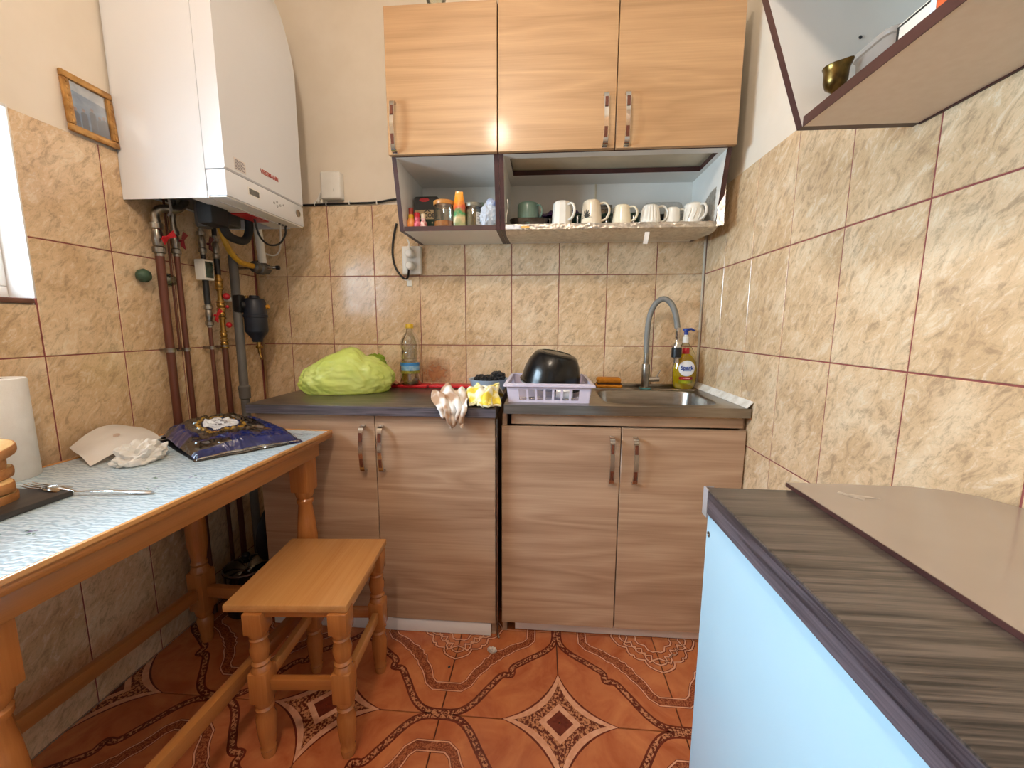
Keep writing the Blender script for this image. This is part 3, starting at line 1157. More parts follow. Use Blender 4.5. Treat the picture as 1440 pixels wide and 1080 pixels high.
text('lettering', 'VIESSMANN', .0205, Mlogo, bo, Matrix.Translation((XF + .0006, -.366, 1.6145)) @ FACE_PX, sx=.86, bold=.0003)
stk = build('info_sticker', B().box(XF - .001, XF + .0006, -.531, -.482, 1.577, 1.612), [mat('white_sticker', '#ded6d0', .5, c2='#d6cec8', scale=20)], bo)
bb = B()
for k in range(7):
    bb.box(XF + .0006, XF + .0009, -.527 , -.488 - (.008 if k % 3 == 2 else 0), 1.606 - k * .0042, 1.6075 - k * .0042)
build('sticker_print', bb, [mat('grey_print', '#7d7880', .6, c2='#6c6870', scale=60)], stk)
M_under = mat('boiler_underside', '#5d5a57', .6, c2='#4a4846', scale=18)
build('base_plate', B().box(.004, XS, Y0 + .004, Y1 - .004, ZB + .035, ZB + .04), [M_under], bo)
build('lip', B().box(.215, XF - .004, Y0 + .003, Y1 - .003, ZB + .002, ZB + .0065), [M_mel], bo)
build('warning_label', B().box(.212, .268, -.40, -.285, ZB - .0012, ZB + .0018), [M_red], bo)
bb = B()
for y in (-.255, -.235, -.215):
    bb.lathe([(0, 0), (.004, 0), (.004, .004), (0, .004)], 8, M=Matrix.Translation((.29, y, ZB - .002)))
build('cable_gland', bb, [M_black], bo)
bb = B().box(.17, .225, -.50, -.425, ZB - .055, ZB + .035, bev=.008).tube(smooth([(.20, -.43, ZB - .04), (.20, -.40, ZB - .075), (.20, -.33, ZB - .075), (.20, -.30, ZB - .03), (.20, -.30, ZB + .035)], 5), .014, 12)
build('siphon', bb, [mat('matt_black_plastic', '#131214', .7, c2='#0e0d0f', scale=20)], bo)
bb = B().box(.09, .15, -.33, -.27, ZB - .02, ZB + .036, bev=.006)
build('valve_block', bb, [M_under], bo)
build('pump_body', B().lathe([(0, ZB - .05), (.022, ZB - .05), (.026, ZB - .04), (.026, ZB + .036), (0, ZB + .036)], 18, cx=.13, cy=-.42), [M_under], bo)

# ------------------------------------------------------------------ dining table
TZ = .750
th = R(-2.0)
tb = thing('dining_table', 'varnished pine table with turned legs along the left wall', 'table', (.3085, -.95, 0), th)
W2, L2 = .2585, .462
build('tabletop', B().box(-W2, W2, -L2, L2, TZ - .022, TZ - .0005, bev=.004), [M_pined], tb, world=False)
bb = B().box(W2 - .009, W2, -L2, L2, TZ - .010, TZ + .0035, bev=.0015).box(-W2, -W2 + .009, -L2, L2, TZ - .01, TZ + .0035, bev=.0015)
bb.box(-W2 + .009, W2 - .009, L2 - .009, L2, TZ - .01, TZ + .0035, bev=.0015).box(-W2 + .009, W2 - .009, -L2, -L2 + .009, TZ - .01, TZ + .0035, bev=.0015)
build('edge_lipping', bb, [M_pine], tb, world=False)
lx, ly, hw = W2 - .055, L2 - .09, .029


def table_leg(x, y):
    q = B().box(x - hw, x + hw, y - hw, y + hw, .575, TZ - .022, bev=.004)
    q.box(x - hw, x + hw, y - hw, y + hw, .125, .265, bev=.004)
    q.lathe([(0, 0), (.017, 0), (.021, .02), (.019, .03), (.024, .06), (.026, .085), (.02, .095), (.025, .105), (.029, .118), (.029, .127), (0, .127)], 20, cx=x, cy=y)
    q.lathe([(0, .262), (.029, .262), (.029, .27), (.022, .285), (.026, .295), (.021, .305), (.03, .36), (.031, .42), (.026, .48), (.021, .53), (.025, .537), (.025, .545), (.021, .55), (.026, .557), (.029, .57), (.029, .578), (0, .578)], 20, cx=x, cy=y)
    return q


for sx in (-1, 1):
    for sy in (-1, 1):
        build('leg', table_leg(sx * lx, sy * ly), [M_pinez], tb, world=False)
for sx in (-1, 1):
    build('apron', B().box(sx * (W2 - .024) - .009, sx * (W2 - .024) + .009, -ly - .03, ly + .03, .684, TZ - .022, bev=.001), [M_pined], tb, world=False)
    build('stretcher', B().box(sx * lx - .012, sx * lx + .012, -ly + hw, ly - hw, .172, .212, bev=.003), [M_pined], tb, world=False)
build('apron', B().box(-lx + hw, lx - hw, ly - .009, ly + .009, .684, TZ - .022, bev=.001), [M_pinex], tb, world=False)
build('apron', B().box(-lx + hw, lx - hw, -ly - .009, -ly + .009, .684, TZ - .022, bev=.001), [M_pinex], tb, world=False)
build('stretcher', B().box(-lx + hw, lx - hw, ly - .012, ly + .012, .172, .212, bev=.003), [M_pinex], tb, world=False)


def oilcloth():
    m, nt, n, l = _new('embossed_oilcloth')
    v = _coords(nt, (1, 1, 1))
    w = n.new('ShaderNodeTexWave')
    w.wave_type = 'BANDS'
    w.bands_direction = 'Y'
    w.inputs['Scale'].default_value = 26
    w.inputs['Distortion'].default_value = 7
    w.inputs['Detail'].default_value = 1
    w.inputs['Detail Scale'].default_value = 2.2
    l.new(v, w.inputs['Vector'])
    vo = n.new('ShaderNodeTexVoronoi')
    vo.inputs['Scale'].default_value = 17
    l.new(v, vo.inputs['Vector'])
    h = _math(nt, 'ADD', w.outputs['Fac'], _math(nt, 'MULTIPLY', vo.outputs['Distance'], .5))
    col = _ramp(nt, h, [(0.1, '#a4b8c4'), (0.9, '#c2d2db')])  # blue of the cool window light mixed into the cloth colours
    p = _bsdf(nt, col, 0.22, 0, 0.5, 0.2, _bump(nt, h, 0.35, 0.002))
    _out(nt, p.outputs[0])
    return m


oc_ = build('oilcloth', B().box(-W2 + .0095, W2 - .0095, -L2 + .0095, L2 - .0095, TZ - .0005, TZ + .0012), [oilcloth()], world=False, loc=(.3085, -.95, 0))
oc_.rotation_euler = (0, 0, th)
tag(oc_, 'embossed oilcloth with tiny flowers, tinted for cool window light, lying on the pine table', 'tablecloth')
bb, b2 = B(), B()
MT = Matrix.Translation((.3085, -.95, 0)) @ Matrix.Rotation(th, 4, 'Z')
MTi = MT.inverted()
for wx, wy in ((.455, -1.005), (.49, -.93), (.43, -1.20), (.51, -.56), (.47, -.555), (.37, -1.22), (.545, -.545), (.40, -.94)):
    for k in range(5):
        c = MTi @ Vector((wx + rnd.uniform(-.018, .018), wy + rnd.uniform(-.012, .012), 0))
        a0 = rnd.uniform(0, 6.28)
        r = rnd.uniform(.0018, .0035)
        q = bb if k % 2 else b2
        q.poly([(c.x + r * (1.8 if i % 2 else .8) * math.cos(a0 + i * 1.047), c.y + r * math.sin(a0 + i * 1.047), TZ + .0014) for i in range(6)])
build('flower_print', bb, [mat('violet_print', '#6a5f86', .4, c2='#54496e', scale=80)], oc_, world=False)
build('leaf_print', b2, [mat('green_print', '#3c6b52', .4, c2='#2c5040', scale=80)], oc_, world=False)

# ------------------------------------------------------------------ stool
st = thing('stool', 'small varnished pine stool with turned legs beside the table', 'stool', (.662, -.775, 0), R(4.3))
SZT = .432
build('seat', B().box(-.151, .151, -.158, .158, SZT - .02, SZT, bev=.004), [M_pine], st, world=False)
lxs = {-1: -.078, 1: .128}
lys = {-1: -.142, 1: .116}


def stool_leg(x, y):
    h = .0235
    q = B().box(x - h, x + h, y - h, y + h, .355, SZT - .02, bev=.003).box(x - h, x + h, y - h, y + h, .165, .25, bev=.004)
    q.lathe([(0, 0), (.015, 0), (.018, .012), (.016, .02), (.019, .024), (.0165, .03), (.02, .05), (.023, .085), (.0235, .115), (.019, .135), (.022, .142), (.018, .148), (.0235, .158), (.0235, .167), (0, .167)], 18, cx=x, cy=y)
    q.lathe([(0, .248), (.0235, .248), (.0235, .254), (.018, .263), (.022, .27), (.018, .277), (.0225, .295), (.0235, .31), (.019, .33), (.0215, .336), (.019, .341), (.0235, .35), (.0235, .357), (0, .357)], 18, cx=x, cy=y)
    return q


for sx in (-1, 1):
    for sy in (-1, 1):
        build('leg', stool_leg(lxs[sx], lys[sy]), [M_pinez], st, world=False)
for sx in (-1, 1):
    build('stretcher', B().box(lxs[sx] - .009, lxs[sx] + .009, lys[-1] + .0235, lys[1] - .0235, .193, .223, bev=.002), [M_pine], st, world=False)
    build('rail', B().box(lxs[sx] - .008, lxs[sx] + .008, lys[-1] + .0235, lys[1] - .0235, .378, SZT - .02, bev=.001), [M_pine], st, world=False)
for sy in (-1, 1):
    build('stretcher', B().box(lxs[-1] + .0235, lxs[1] - .0235, lys[sy] - .009, lys[sy] + .009, .193, .223, bev=.002), [M_pinex], st, world=False)
    build('rail', B().box(lxs[-1] + .0235, lxs[1] - .0235, lys[sy] - .008, lys[sy] + .008, .395, SZT - .02, bev=.001), [M_pinex], st, world=False)
# ------------------------------------------------------------------ pipes under the boiler
def valve_lathe(q, x, y, z0, z1, r, m=0):
    """hex-shouldered fitting"""
    h = z1 - z0
    q.lathe([(0, z0), (r * .8, z0), (r * .8, z0 + h * .08), (r * 1.15, z0 + h * .1), (r * 1.15, z0 + h * .24), (r * .85, z0 + h * .28), (r * 1.0, z0 + h * .4), (r * 1.05, z0 + h * .5),
             (r * 1.0, z0 + h * .6), (r * .85, z0 + h * .72), (r * 1.15, z0 + h * .76), (r * 1.15, z0 + h * .9), (r * .8, z0 + h * .92), (r * .8, z1), (0, z1)], 12, m, cx=x, cy=y)
    return q


def butterfly(q, c, s=1.0, m=0, tilt=0):
    """two-winged tap lever standing off the valve towards +x"""
    x, y, z = c
    M = Matrix.Translation(c) @ Matrix.Rotation(tilt, 4, 'X')
    q.lathe([(0, 0), (.005 * s, 0), (.005 * s, .014 * s), (0, .014 * s)], 10, m, M=M @ Matrix.Rotation(R(90), 4, 'Y'))
    for k in (-1, 1):
        q.grid(lambda u, v, k=k: (.012 * s + .006 * s * u, k * (.004 + .024 * u) * s + (v - .5) * .002, (v - .5) * (.010 + .010 * u) * s), 4, 3, m, thick=.003 * s, M=M)
    return q


XA = .035
pa = thing('heating_pipe', 'thickest painted copper pipe at the left, with red butterfly tap under boiler', 'pipe', (XA, -.505, .0), 0, 'pipes under the boiler')
bb = B().tube([(XA, -.505, .002), (XA, -.505, 1.345)], .0125, 14)
build('pipe', bb, [M_copper], pa)
build('valve', valve_lathe(B(), XA, -.505, 1.325, 1.44, .016), [M_nickel], pa)
build('tap_lever', butterfly(B(), (XA + .016, -.500, 1.385), 1.05, 0, R(35)), [M_red], pa)
bb = B().tube(smooth([(XA, -.505, 1.435), (XA, -.503, 1.462), (XA + .012, -.49, 1.478), (XA + .03, -.46, 1.482), (XA + .04, -.44, 1.50), (XA + .04, -.43, 1.5178)], 5), .0125, 12)
build('elbow', bb, [M_nickel], pa)
build('pipe_clip', B().lathe([(.0125, 1.012), (.0155, 1.012), (.0155, 1.026), (.0125, 1.026)], 16, cx=XA, cy=-.505).box(.0, XA - .012, -.509, -.501, 1.014, 1.024), [M_nickel], pa)

pb = thing('heating_pipe', 'second painted copper pipe from the left, with a dark red tap', 'pipe', (XA, -.441, .0), 0, 'pipes under the boiler')
build('pipe', B().tube([(XA, -.441, .002), (XA, -.441, 1.35)], .0088, 12), [M_copper], pb)
build('valve', valve_lathe(B(), XA, -.441, 1.335, 1.43, .0125), [M_nickel], pb)
build('tap_lever', butterfly(B(), (XA + .012, -.436, 1.388), .95, 0, R(70)), [mat('dark_red_plastic', '#8c1f2a', .4, c2='#741922', scale=14)], pb)
build('elbow', B().tube(smooth([(XA, -.441, 1.425), (XA, -.441, 1.46), (XA + .006, -.441, 1.49), (XA + .008, -.44, 1.5178)], 4), .0085, 10), [M_nickel], pb)
build('pipe_clip', B().lathe([(.0088, 1.012), (.0118, 1.012), (.0118, 1.024), (.0088, 1.024)], 16, cx=XA, cy=-.441).box(.0, XA - .008, -.444, -.438, 1.013, 1.023), [M_nickel], pb)
build('thin_tube', B().tube([(XA - .012, -.456, 1.02), (XA - .012, -.456, 1.5178)], .0035, 8), [M_copper], pb)

pc = thing('water_pipe', 'thin copper pipe carrying a small white-framed meter and red tap', 'pipe', (XA, -.331, 0), 0, 'pipes under the boiler')
build('pipe', B().tube([(XA, -.331, .002), (XA, -.331, 1.11)], .0072, 12), [M_copper], pc)
build('valve', valve_lathe(B(), XA, -.331, 1.095, 1.185, .0125), [M_nickel], pc)
build('tap_lever', butterfly(B(), (XA + .012, -.318, 1.14), .95, 0, R(55)), [M_red], pc)
build('connector', B().tube([(XA, -.331, 1.18), (XA, -.331, 1.275)], .0105, 12), [M_black], pc)
build('connector', B().tube([(XA, -.331, 1.335), (XA, -.331, 1.365)], .008, 12), [M_black], pc)
mt = build('meter', B().box(XA - .016, XA + .022, -.357, -.311, 1.268, 1.342, bev=.004), [M_whitepl], pc)
build('meter_window', B().box(XA + .0215, XA + .0235, -.351, -.317, 1.276, 1.334, bev=.0008), [mat('dark_green_glass', '#24403a', .15, c2='#1a2f2b', scale=50)], mt)
build('valve', valve_lathe(B(), XA, -.331, 1.36, 1.45, .0115), [M_nickel], pc)
build('tap_lever', butterfly(B(), (XA + .012, -.320, 1.40), .9, 0, R(75)), [mat('maroon_plastic', '#6b2028', .4, c2='#571a20', scale=14)], pc)
build('elbow', B().tube([(XA, -.331, 1.445), (XA + .004, -.331, 1.5178)], .0075, 10), [M_nickel], pc)
build('pipe_clip', B().lathe([(.0072, 1.013), (.0102, 1.013), (.0102, 1.025), (.0072, 1.025)], 14, cx=XA, cy=-.331).box(.0, XA - .006, -.334, -.328, 1.014, 1.024), [M_nickel], pc)

pd = thing('water_pipe', 'painted copper pipe with a column of brass fittings, beside the grey plastic pipe', 'pipe', (XA, -.268, 0), 0, 'pipes under the boiler')
build('pipe', B().tube([(XA, -.268, .002), (XA, -.268, 1.02)], .0108, 12), [M_copper], pd)
bb = B()
for z0, z1, r in ((1.01, 1.05, .013), (1.045, 1.085, .0115), (1.125, 1.165, .0125), (1.16, 1.20, .014), (1.235, 1.285, .0135)):
    valve_lathe(bb, XA, -.268, z0, z1, r)
bb.tube([(XA, -.268, 1.08), (XA, -.268, 1.30)], .009, 10)
build('fitting', bb, [M_brass], pd)
for z, r in ((1.105, .0105), (1.215, .012), (1.175, .006)):
    k = build('knob', B().ball((XA + .018, -.258, z), (r, r, r * 1.1), 3), [M_red], pd)
build('valve', valve_lathe(B(), XA, -.268, 1.35, 1.44, .0115), [M_nickel], pd)
build('connector', B().tube([(XA, -.268, 1.295), (XA, -.268, 1.355)], .010, 10), [M_black], pd)
build('connector', B().tube([(XA, -.268, 1.435), (XA, -.268, 1.5178)], .008, 10), [M_black], pd)
build('pipe_clip', B().lathe([(.0108, 1.014), (.0138, 1.014), (.0138, 1.026), (.0108, 1.026)], 14, cx=XA, cy=-.268).box(.0, XA - .009, -.271, -.265, 1.015, 1.025), [M_nickel], pd)

pe = thing('drain_pipe', 'grey plastic drain pipe with a collar just above the worktop', 'pipe', (.05, -.203, 0), 0, 'pipes under the boiler')
build('pipe', B().tube([(.05, -.203, .002), (.05, -.203, 1.385)], .0165, 16), [M_grey], pe)
build('collar', B().lathe([(.016, .80), (.0215, .803), (.0215, .838), (.0225, .84), (.0225, .852), (.0165, .857)], 20, cx=.05, cy=-.203), [M_grey], pe)
build('pipe_bracket', B().box(.001, .034, -.21, -.196, 1.20, 1.214), [M_whitepl], pe)

ft = thing('boiler_filter', 'black heating filter cartridge with yellow plug, on a bracket beside grey pipe', 'filter', (.095, -.165, 1.02))
cx, cy = .098, -.165
build('body', B().lathe([(0, 1.035), (.018, 1.035), (.022, 1.05), (.040, 1.075), (.042, 1.08), (.042, 1.135), (.0445, 1.137), (.0445, 1.147), (.042, 1.149), (.0405, 1.20), (.034, 1.212), (.02, 1.215), (.018, 1.225), (0, 1.225)], 28, cx=cx, cy=cy), [mat('navy_black_plastic', '#1b2130', .42, c2='#141823', scale=16)], ft)
build('inlet', B().tube([(cx, cy, 1.185), (.066, -.203, 1.185)], .018, 12).box(.045, .075, -.22, -.186, 1.155, 1.225, bev=.004), [M_black], ft)
build('plug', B().lathe([(0, 0), (.009, 0), (.009, .012), (.006, .014), (0, .014)], 12, M=Matrix.Translation((cx + .036, cy + .018, 1.178)) @ Matrix.Rotation(R(70), 4, 'Y')), [mat('yellow_plug', '#d99a35', .4, c2='#c58726', scale=30)], ft)
build('plug', B().lathe([(0, 0), (.006, 0), (.006, .01), (0, .012)], 12, M=Matrix.Translation((cx - .025, cy - .01, 1.215))), [M_brass], ft)
build('drain_cock', B().tube(smooth([(cx + .004, cy, 1.036), (cx + .004, cy, 1.01), (cx + .006, cy, .985), (cx + .014, cy - .004, .965)], 4), [.008] * 4 + [.006] * 4 + [.004] * 4 + [.009], 10).box(cx - .008, cx + .018, cy - .006, cy + .006, 1.008, 1.02, bev=.002), [M_brass], ft)

gm = thing('gas_valve', 'grey gas valve and short nozzle at the end of yellow hose', 'valve', (.10, -.115, 1.34))
build('body', B().lathe([(0, -.045), (.017, -.045), (.022, -.04), (.022, -.015), (.028, -.012), (.028, .014), (.022, .018), (.022, .04), (.014, .045), (0, .045)], 20, M=Matrix.Translation((.10, -.115, 1.343)) @ Matrix.Rotation(R(90), 4, 'X')), [mat('dull_grey_metal', '#77736e', .38, .6, c2='#5e5a56', scale=24)], gm)
build('nozzle', B().tube([(.118, -.113, 1.343), (.165, -.105, 1.345)], .0065, 12), [M_chrome], gm)
build('cap', B().tube([(.163, -.105, 1.345), (.176, -.103, 1.3455)], .0085, 12), [M_black], gm)
build('vent_tube', B().tube([(.115, -.12, 1.362), (.118, -.14, 1.5178)], .0155, 16), [M_whitepl], gm)
build('bracket', B().box(.001, .085, -.12, -.105, 1.338, 1.348), [M_nickel], gm)
yh = build('gas_hose', B().tube(smooth([(.11, -.35, 1.528), (.112, -.343, 1.49), (.112, -.325, 1.44), (.11, -.295, 1.385), (.105, -.245, 1.352), (.10, -.19, 1.345), (.10, -.158, 1.344)], 7), .0105, 14),
           [mat('yellow_gas_hose', '#d0a02e', .42, c2='#bd8d22', scale=60)], loc=(.11, -.35, 1.34))
tag(yh, 'yellow gas hose curving down from the boiler', 'hose')
tag(build('cable', B().tube(smooth([(.245, -.33, 1.485), (.245, -.31, 1.43), (.25, -.27, 1.405), (.27, -.235, 1.415), (.288, -.222, 1.45), (.29, -.22, 1.482)], 6), .0035, 8), [M_black], loc=(.25, -.3, 1.4)), 'black cable looping below the red label of the boiler', 'cable')
tag(build('cable', B().tube(smooth([(.10, -.11, 1.41), (.15, -.10, 1.395), (.20, -.13, 1.41), (.255, -.20, 1.455), (.275, -.23, 1.488)], 6), .003, 8), [M_whitepl], loc=(.2, -.13, 1.41)), 'thin white cable hanging below the boiler, behind the black one', 'cable')
tag(build('cable', B().tube(smooth([(.11, -.535, 1.5178), (.105, -.52, 1.485), (.085, -.50, 1.463), (.062, -.485, 1.458)], 5), .004, 8), [mat('grey_cable', '#8f8b88', .5, c2='#7e7a77', scale=30)], loc=(.1, -.52, 1.47)), 'short grey cable bent out under the near edge of boiler', 'cable')
Mgreen = mat('dark_green_plastic', '#3f5a44', .5, c2='#2c4332', scale=40, bump=.3)
sb = thing('pipe_rosette', 'round dark green knob on the tiles, left of the thick pipe', 'knob', (.02, -.553, 1.258))
build('knob', B().ball((.02, -.553, 1.258), (.019, .022, .021), 3, fn=lambda d: 1 + .06 * math.sin(9 * math.atan2(d.z, d.y))), [Mgreen], sb)
gl = tag(build('glass_bulb', B().lathe([(0, 0), (.012, .0), (.02, .01), (.022, .03), (.016, .05), (0, .052)], 16, M=Matrix.Translation((.014, -.49, 1.255)) @ Matrix.Rotation(R(-90), 4, 'X')), [clear('greenish_glass', '#c8d2c4', .16)], loc=(.014, -.47, 1.255)), 'cloudy glass stub on the tiles between the two left pipes', 'glass')

# ------------------------------------------------------------------ things on the walls
pf = thing('picture_frame', 'small gilded picture frame with a bluish group photo, standing on the tile edge', 'picture frame', (.012, -.635, 1.622))
py0, py1, pz0, pz1 = -.703, -.572, 1.6225, 1.777
lean = Matrix.Translation((.012, 0, pz0)) @ Matrix.Rotation(R(-3.5), 4, 'Y') @ Matrix.Translation((-.012, 0, -pz0))
M_gold = mat('gilded_wood', '#c8995a', .26, .6, c2='#9a6c38', scale=40)
fr = .019
for a0, a1, c0, c1 in ((py0, py1, pz1 - fr, pz1), (py0, py1, pz0, pz0 + fr), (py0, py0 + fr, pz0 + fr, pz1 - fr), (py1 - fr, py1, pz0 + fr, pz1 - fr)):
    q = B().box(.004, .016, a0, a1, c0, c1, bev=.004, M=lean)
    if c1 - c0 > .05:
        for k in range(7):
            q.ball((.0165, (a0 + a1) / 2, c0 + .008 + k * (c1 - c0 - .016) / 6), (.002, .004, .006), 2, M=lean)
    build('frame_bar', q, [M_gold], pf)
ph = build('photograph', B().box(.006, .008, py0 + fr - .002, py1 - fr + .002, pz0 + fr - .002, pz1 - fr + .002, M=lean), [mat('faded_blue_photo', '#8aa6c4', .2, c2='#4f6f94', scale=26, det=5)], pf)
q = B()
q.poly([(.0082, y, z) for y, z in ((py0 + fr, pz1 - fr), (py1 - fr, pz1 - fr), (py1 - fr, pz1 - fr - .03), (py0 + fr, pz1 - fr - .022))])
for v in q.bm.verts:
    v.co = lean @ v.co
build('photo_sky', q, [mat('pale_photo_sky', '#cfd6dc', .2, c2='#a9b6c2', scale=40)], ph)
q, q2 = B(), B()
for i, (y, h) in enumerate(((-.676, .05), (-.655, .055), (-.632, .066), (-.614, .052), (-.602, .058))):
    z = pz0 + fr
    q.poly([lean @ Vector((.0083, a, c)) for a, c in ((y - .009, z), (y + .009, z), (y + .008, z + h - .012), (y + .003, z + h - .008), (y - .003, z + h - .008), (y - .008, z + h - .012))])
    q2.poly([lean @ Vector((.0084, y + .0045 * math.cos(k * 1.047), z + h - .003 + .0055 * math.sin(k * 1.047))) for k in range(6)])
build('photo_figures', q, [mat('dark_blue_photo_print', '#2f3f5a', .25, c2='#22304a', scale=60)], ph)
build('photo_faces', q2, [mat('dim_face_print', '#9a7f74', .25, c2='#4a4450', scale=90)], ph)
build('cover_glass', B().box(.0095, .0105, py0 + fr - .002, py1 - fr + .002, pz0 + fr - .002, pz1 - fr + .002, M=lean), [clear('picture_glass', '#ffffff', .03)], pf)

db = thing('junction_box', 'white plastic box on the cream wall above the tiles', 'box', (.382, 0, 1.637))
q = B().box(.338, .425, -.036, .004, 1.637, 1.748, bev=.008, seg=3)
build('cover', q, [M_whitepl], db)
build('led_slot', B().box(.396, .398, -.0368, -.0358, 1.665, 1.676), [M_grey], db)
q = B()
for dx in (0, .012, .024):
    q.tube(smooth([(.338, -.006, 1.70 - dx), (.325, -.004, 1.68 - dx), (.305 + dx * .3, -.003, 1.645), (.295 + dx, -.003, 1.632)], 5), .0022, 7)
build('wire', q, [M_whitepl], db)
tc = thing('cable', 'black cable clipped along the upper tile edge of the back wall', 'cable', (.5, -.003, 1.626))
build('sheath', B().tube(smooth([(.20, -.004, 1.621), (.35, -.0045, 1.624), (.44, -.0045, 1.6255), (.56, -.0045, 1.627), (.63, -.005, 1.636), (.70, -.006, 1.641), (.754, -.006, 1.643)], 6), .0045, 8), [M_black], tc)
for x in (.293, .345, .448, .57):
    build('cable_clip', B().box(x - .002, x + .002, -.0105, .004, 1.618, 1.636, bev=.001), [M_whitepl], tc)

ou = thing('double_socket', 'white double wall socket below the narrow wall cabinet', 'socket', (.72, 0, 1.325))
build('plate', B().box(.677, .761, -.024, .001, 1.324, 1.442, bev=.006, seg=3), [M_whitepl], ou)
for z in (1.408, 1.358):
    build('socket_face', B().lathe([(.019, 0), (.0225, 0), (.0225, .003), (.019, .003)], 24, M=Matrix.Translation((.722, -.0235, z)) @ Matrix.Rotation(R(90), 4, 'X')), [M_whitepl], ou)


def plug(z, label, up):
    p_ = thing('plug', label, 'plug', (.718, -.024, z))
    build('plug_body', B().lathe([(0, 0), (.0185, 0), (.0185, .014), (.0165, .03), (.012, .034), (0, .034)], 24, M=Matrix.Translation((.718, -.024, z)) @ Matrix.Rotation(R(90), 4, 'X')), [M_whitepl], p_)
    q = B()
    if up:
        q.box(.712, .724, -.054, -.034, z + .008, z + .03, bev=.003)
        q.tube(smooth([(.718, -.045, z + .028), (.716, -.04, z + .045), (.706, -.03, z + .06)], 4), .0035, 8)
        build('cord', q, [M_whitepl], p_)
    else:
        q.tube(smooth([(.714, -.046, z - .015), (.711, -.04, z - .028), (.700, -.02, z - .046), (.684, -.008, z - .052), (.664, -.006, z - .036), (.641, -.0055, z + .0), (.631, -.0055, z + .05), (.634, -.006, z + .10), (.645, -.008, z + .15), (.655, -.01, z + .18)], 6), .0045, 8)
        build('cord', q, [M_black], p_)
        c = build('cable_holder', B().box(.682, .700, -.013, -.004, z - .058, z - .052, bev=.001).box(.690, .712, -.006, .0005, z - .082, z - .056, bev=.002), [M_whitepl], p_)
        c['label'] = 'white holder under the cord'
    return p_


plug(1.408, 'white plug in the upper socket, cord running up behind the cabinet', True)
plug(1.358, 'white plug in the lower socket with a looping black cord', False)

# ------------------------------------------------------------------ things on the left worktop


def bagfn(d):
    a = math.atan2(d.y, d.x)
    r = math.hypot(d.x, d.y)
    x, y, z = d
    hgt = .128 if x < .1 else .128 - .02 * (x - .1)
    top = 1.0 + .16 * math.exp(-((x - .08) / .22) ** 2) + .02 * math.exp(-((x - .55) / .12) ** 2) - .30 * max(0, -x - .25) - .06 * math.exp(-((x - .33) / .09) ** 2)
    pl = .030 * math.sin(13 * a + 5 * z + 3 * fbm(x * 2, y * 2, z * 2)) * (1 - abs(z)) + .05 * fbm(x * 2.1 + 3, y * 2.1, z * 2.1) + .018 * abs(math.sin(22 * x + 9 * z + 4 * fbm(x * 3, y * 3, z * 3)))
    ex = 1 + pl
    zz = max(z, -.55)
    return Vector((.178 * ex * math.copysign(abs(x) ** .82, x), .105 * ex * math.copysign(abs(y) ** .8, y), (zz + .55) / 1.55 * .152 * top * (1 + pl * .5)))


bg = B().ball((0, 0, 0), (1, 1, 1), 6, fn=bagfn, M=Matrix.Translation((.497, -.205, WZ + .001)) @ Matrix.Rotation(R(16), 4, 'Z'))
gb = thing('carrier_bag', 'bulging lime green plastic carrier bag lying on left worktop', 'bag', (.497, -.205, WZ))
build('bag', bg, [film('lime_plastic', '#f2ff9c', '#e8f886', 9, .22, .32)], gb, angle=180)
q = B().ball((0, 0, 0), (1, 1, 1), 4, fn=lambda d: Vector((.045 * d.x * (1 + .3 * fbm(d.x * 3, d.y * 3, d.z * 3)), .03 * d.y, .045 * d.z * (1 + .25 * fbm(d.x * 4, d.y * 4, 2)))), M=Matrix.Translation((.60, -.16, WZ + .105)))
build('knot', q, [film('olive_plastic', '#9fb838', '#8aa62e', 12, .25, .35)], gb, angle=180)

rb = thing('cutting_board', 'flat bright red plastic board against the tiles, behind the bag', 'board', (.80, -.045, WZ))
build('board', B().box(.60, .79, -.085, -.012, WZ + .0005, WZ + .012, bev=.003).box(.796, .985, -.080, -.010, WZ + .0005, WZ + .012, bev=.003).box(.785, .80, -.075, -.02, WZ + .0005, WZ + .009), [mat('bright_red_plastic', '#d8242e', .35, c2='#c41d27', scale=9)], rb)
build('hinge', B().tube([(.793, -.086, WZ + .006), (.793, -.079, WZ + .006)], .005, 10), [mat('deep_red_plastic', '#7d1018', .4, c2='#6a0c14', scale=9)], rb)

ob = thing('oil_bottle', 'clear plastic oil bottle with yellow cap, a blue label and little oil left', 'bottle', (.711, -.052, WZ + .012))
zb = WZ + .0125
ob_x, ob_y = .711, -.052
prof = [(0, .002), (.036, 0), (.0455, .004), (.047, .012), (.0465, .035), (.0435, .045), (.0435, .098), (.0445, .104), (.040, .112), (.0415, .120), (.040, .128), (.041, .136), (.039, .144), (.037, .150), (.041, .162), (.0415, .178), (.037, .195), (.027, .214), (.018, .226), (.0155, .232), (.0155, .246), (.017, .247)]
build('bottle', B().lathe([(r, z + zb) for r, z in prof], 32, cx=ob_x, cy=ob_y), [clear('bottle_plastic', '#f1f1ea', .10, .05, .3)], ob)
build('oil', B().lathe([(0, zb + .003), (.035, zb + .002), (.044, zb + .006), (.045, zb + .034), (.042, zb + .045), (.042, zb + .05), (0, zb + .05)], 32, cx=ob_x, cy=ob_y), [clear('pale_oil', '#f6e6b0', .08, .05)], ob)
cap = build('cap', B().lathe([(0, zb + .262), (.015, zb + .262), (.0165, zb + .259), (.017, zb + .244), (.0155, zb + .243)], 24, cx=ob_x, cy=ob_y), [mat('yellow_cap', '#e9c22b', .35, c2='#d9b11f', scale=30)], ob)
lb = B()
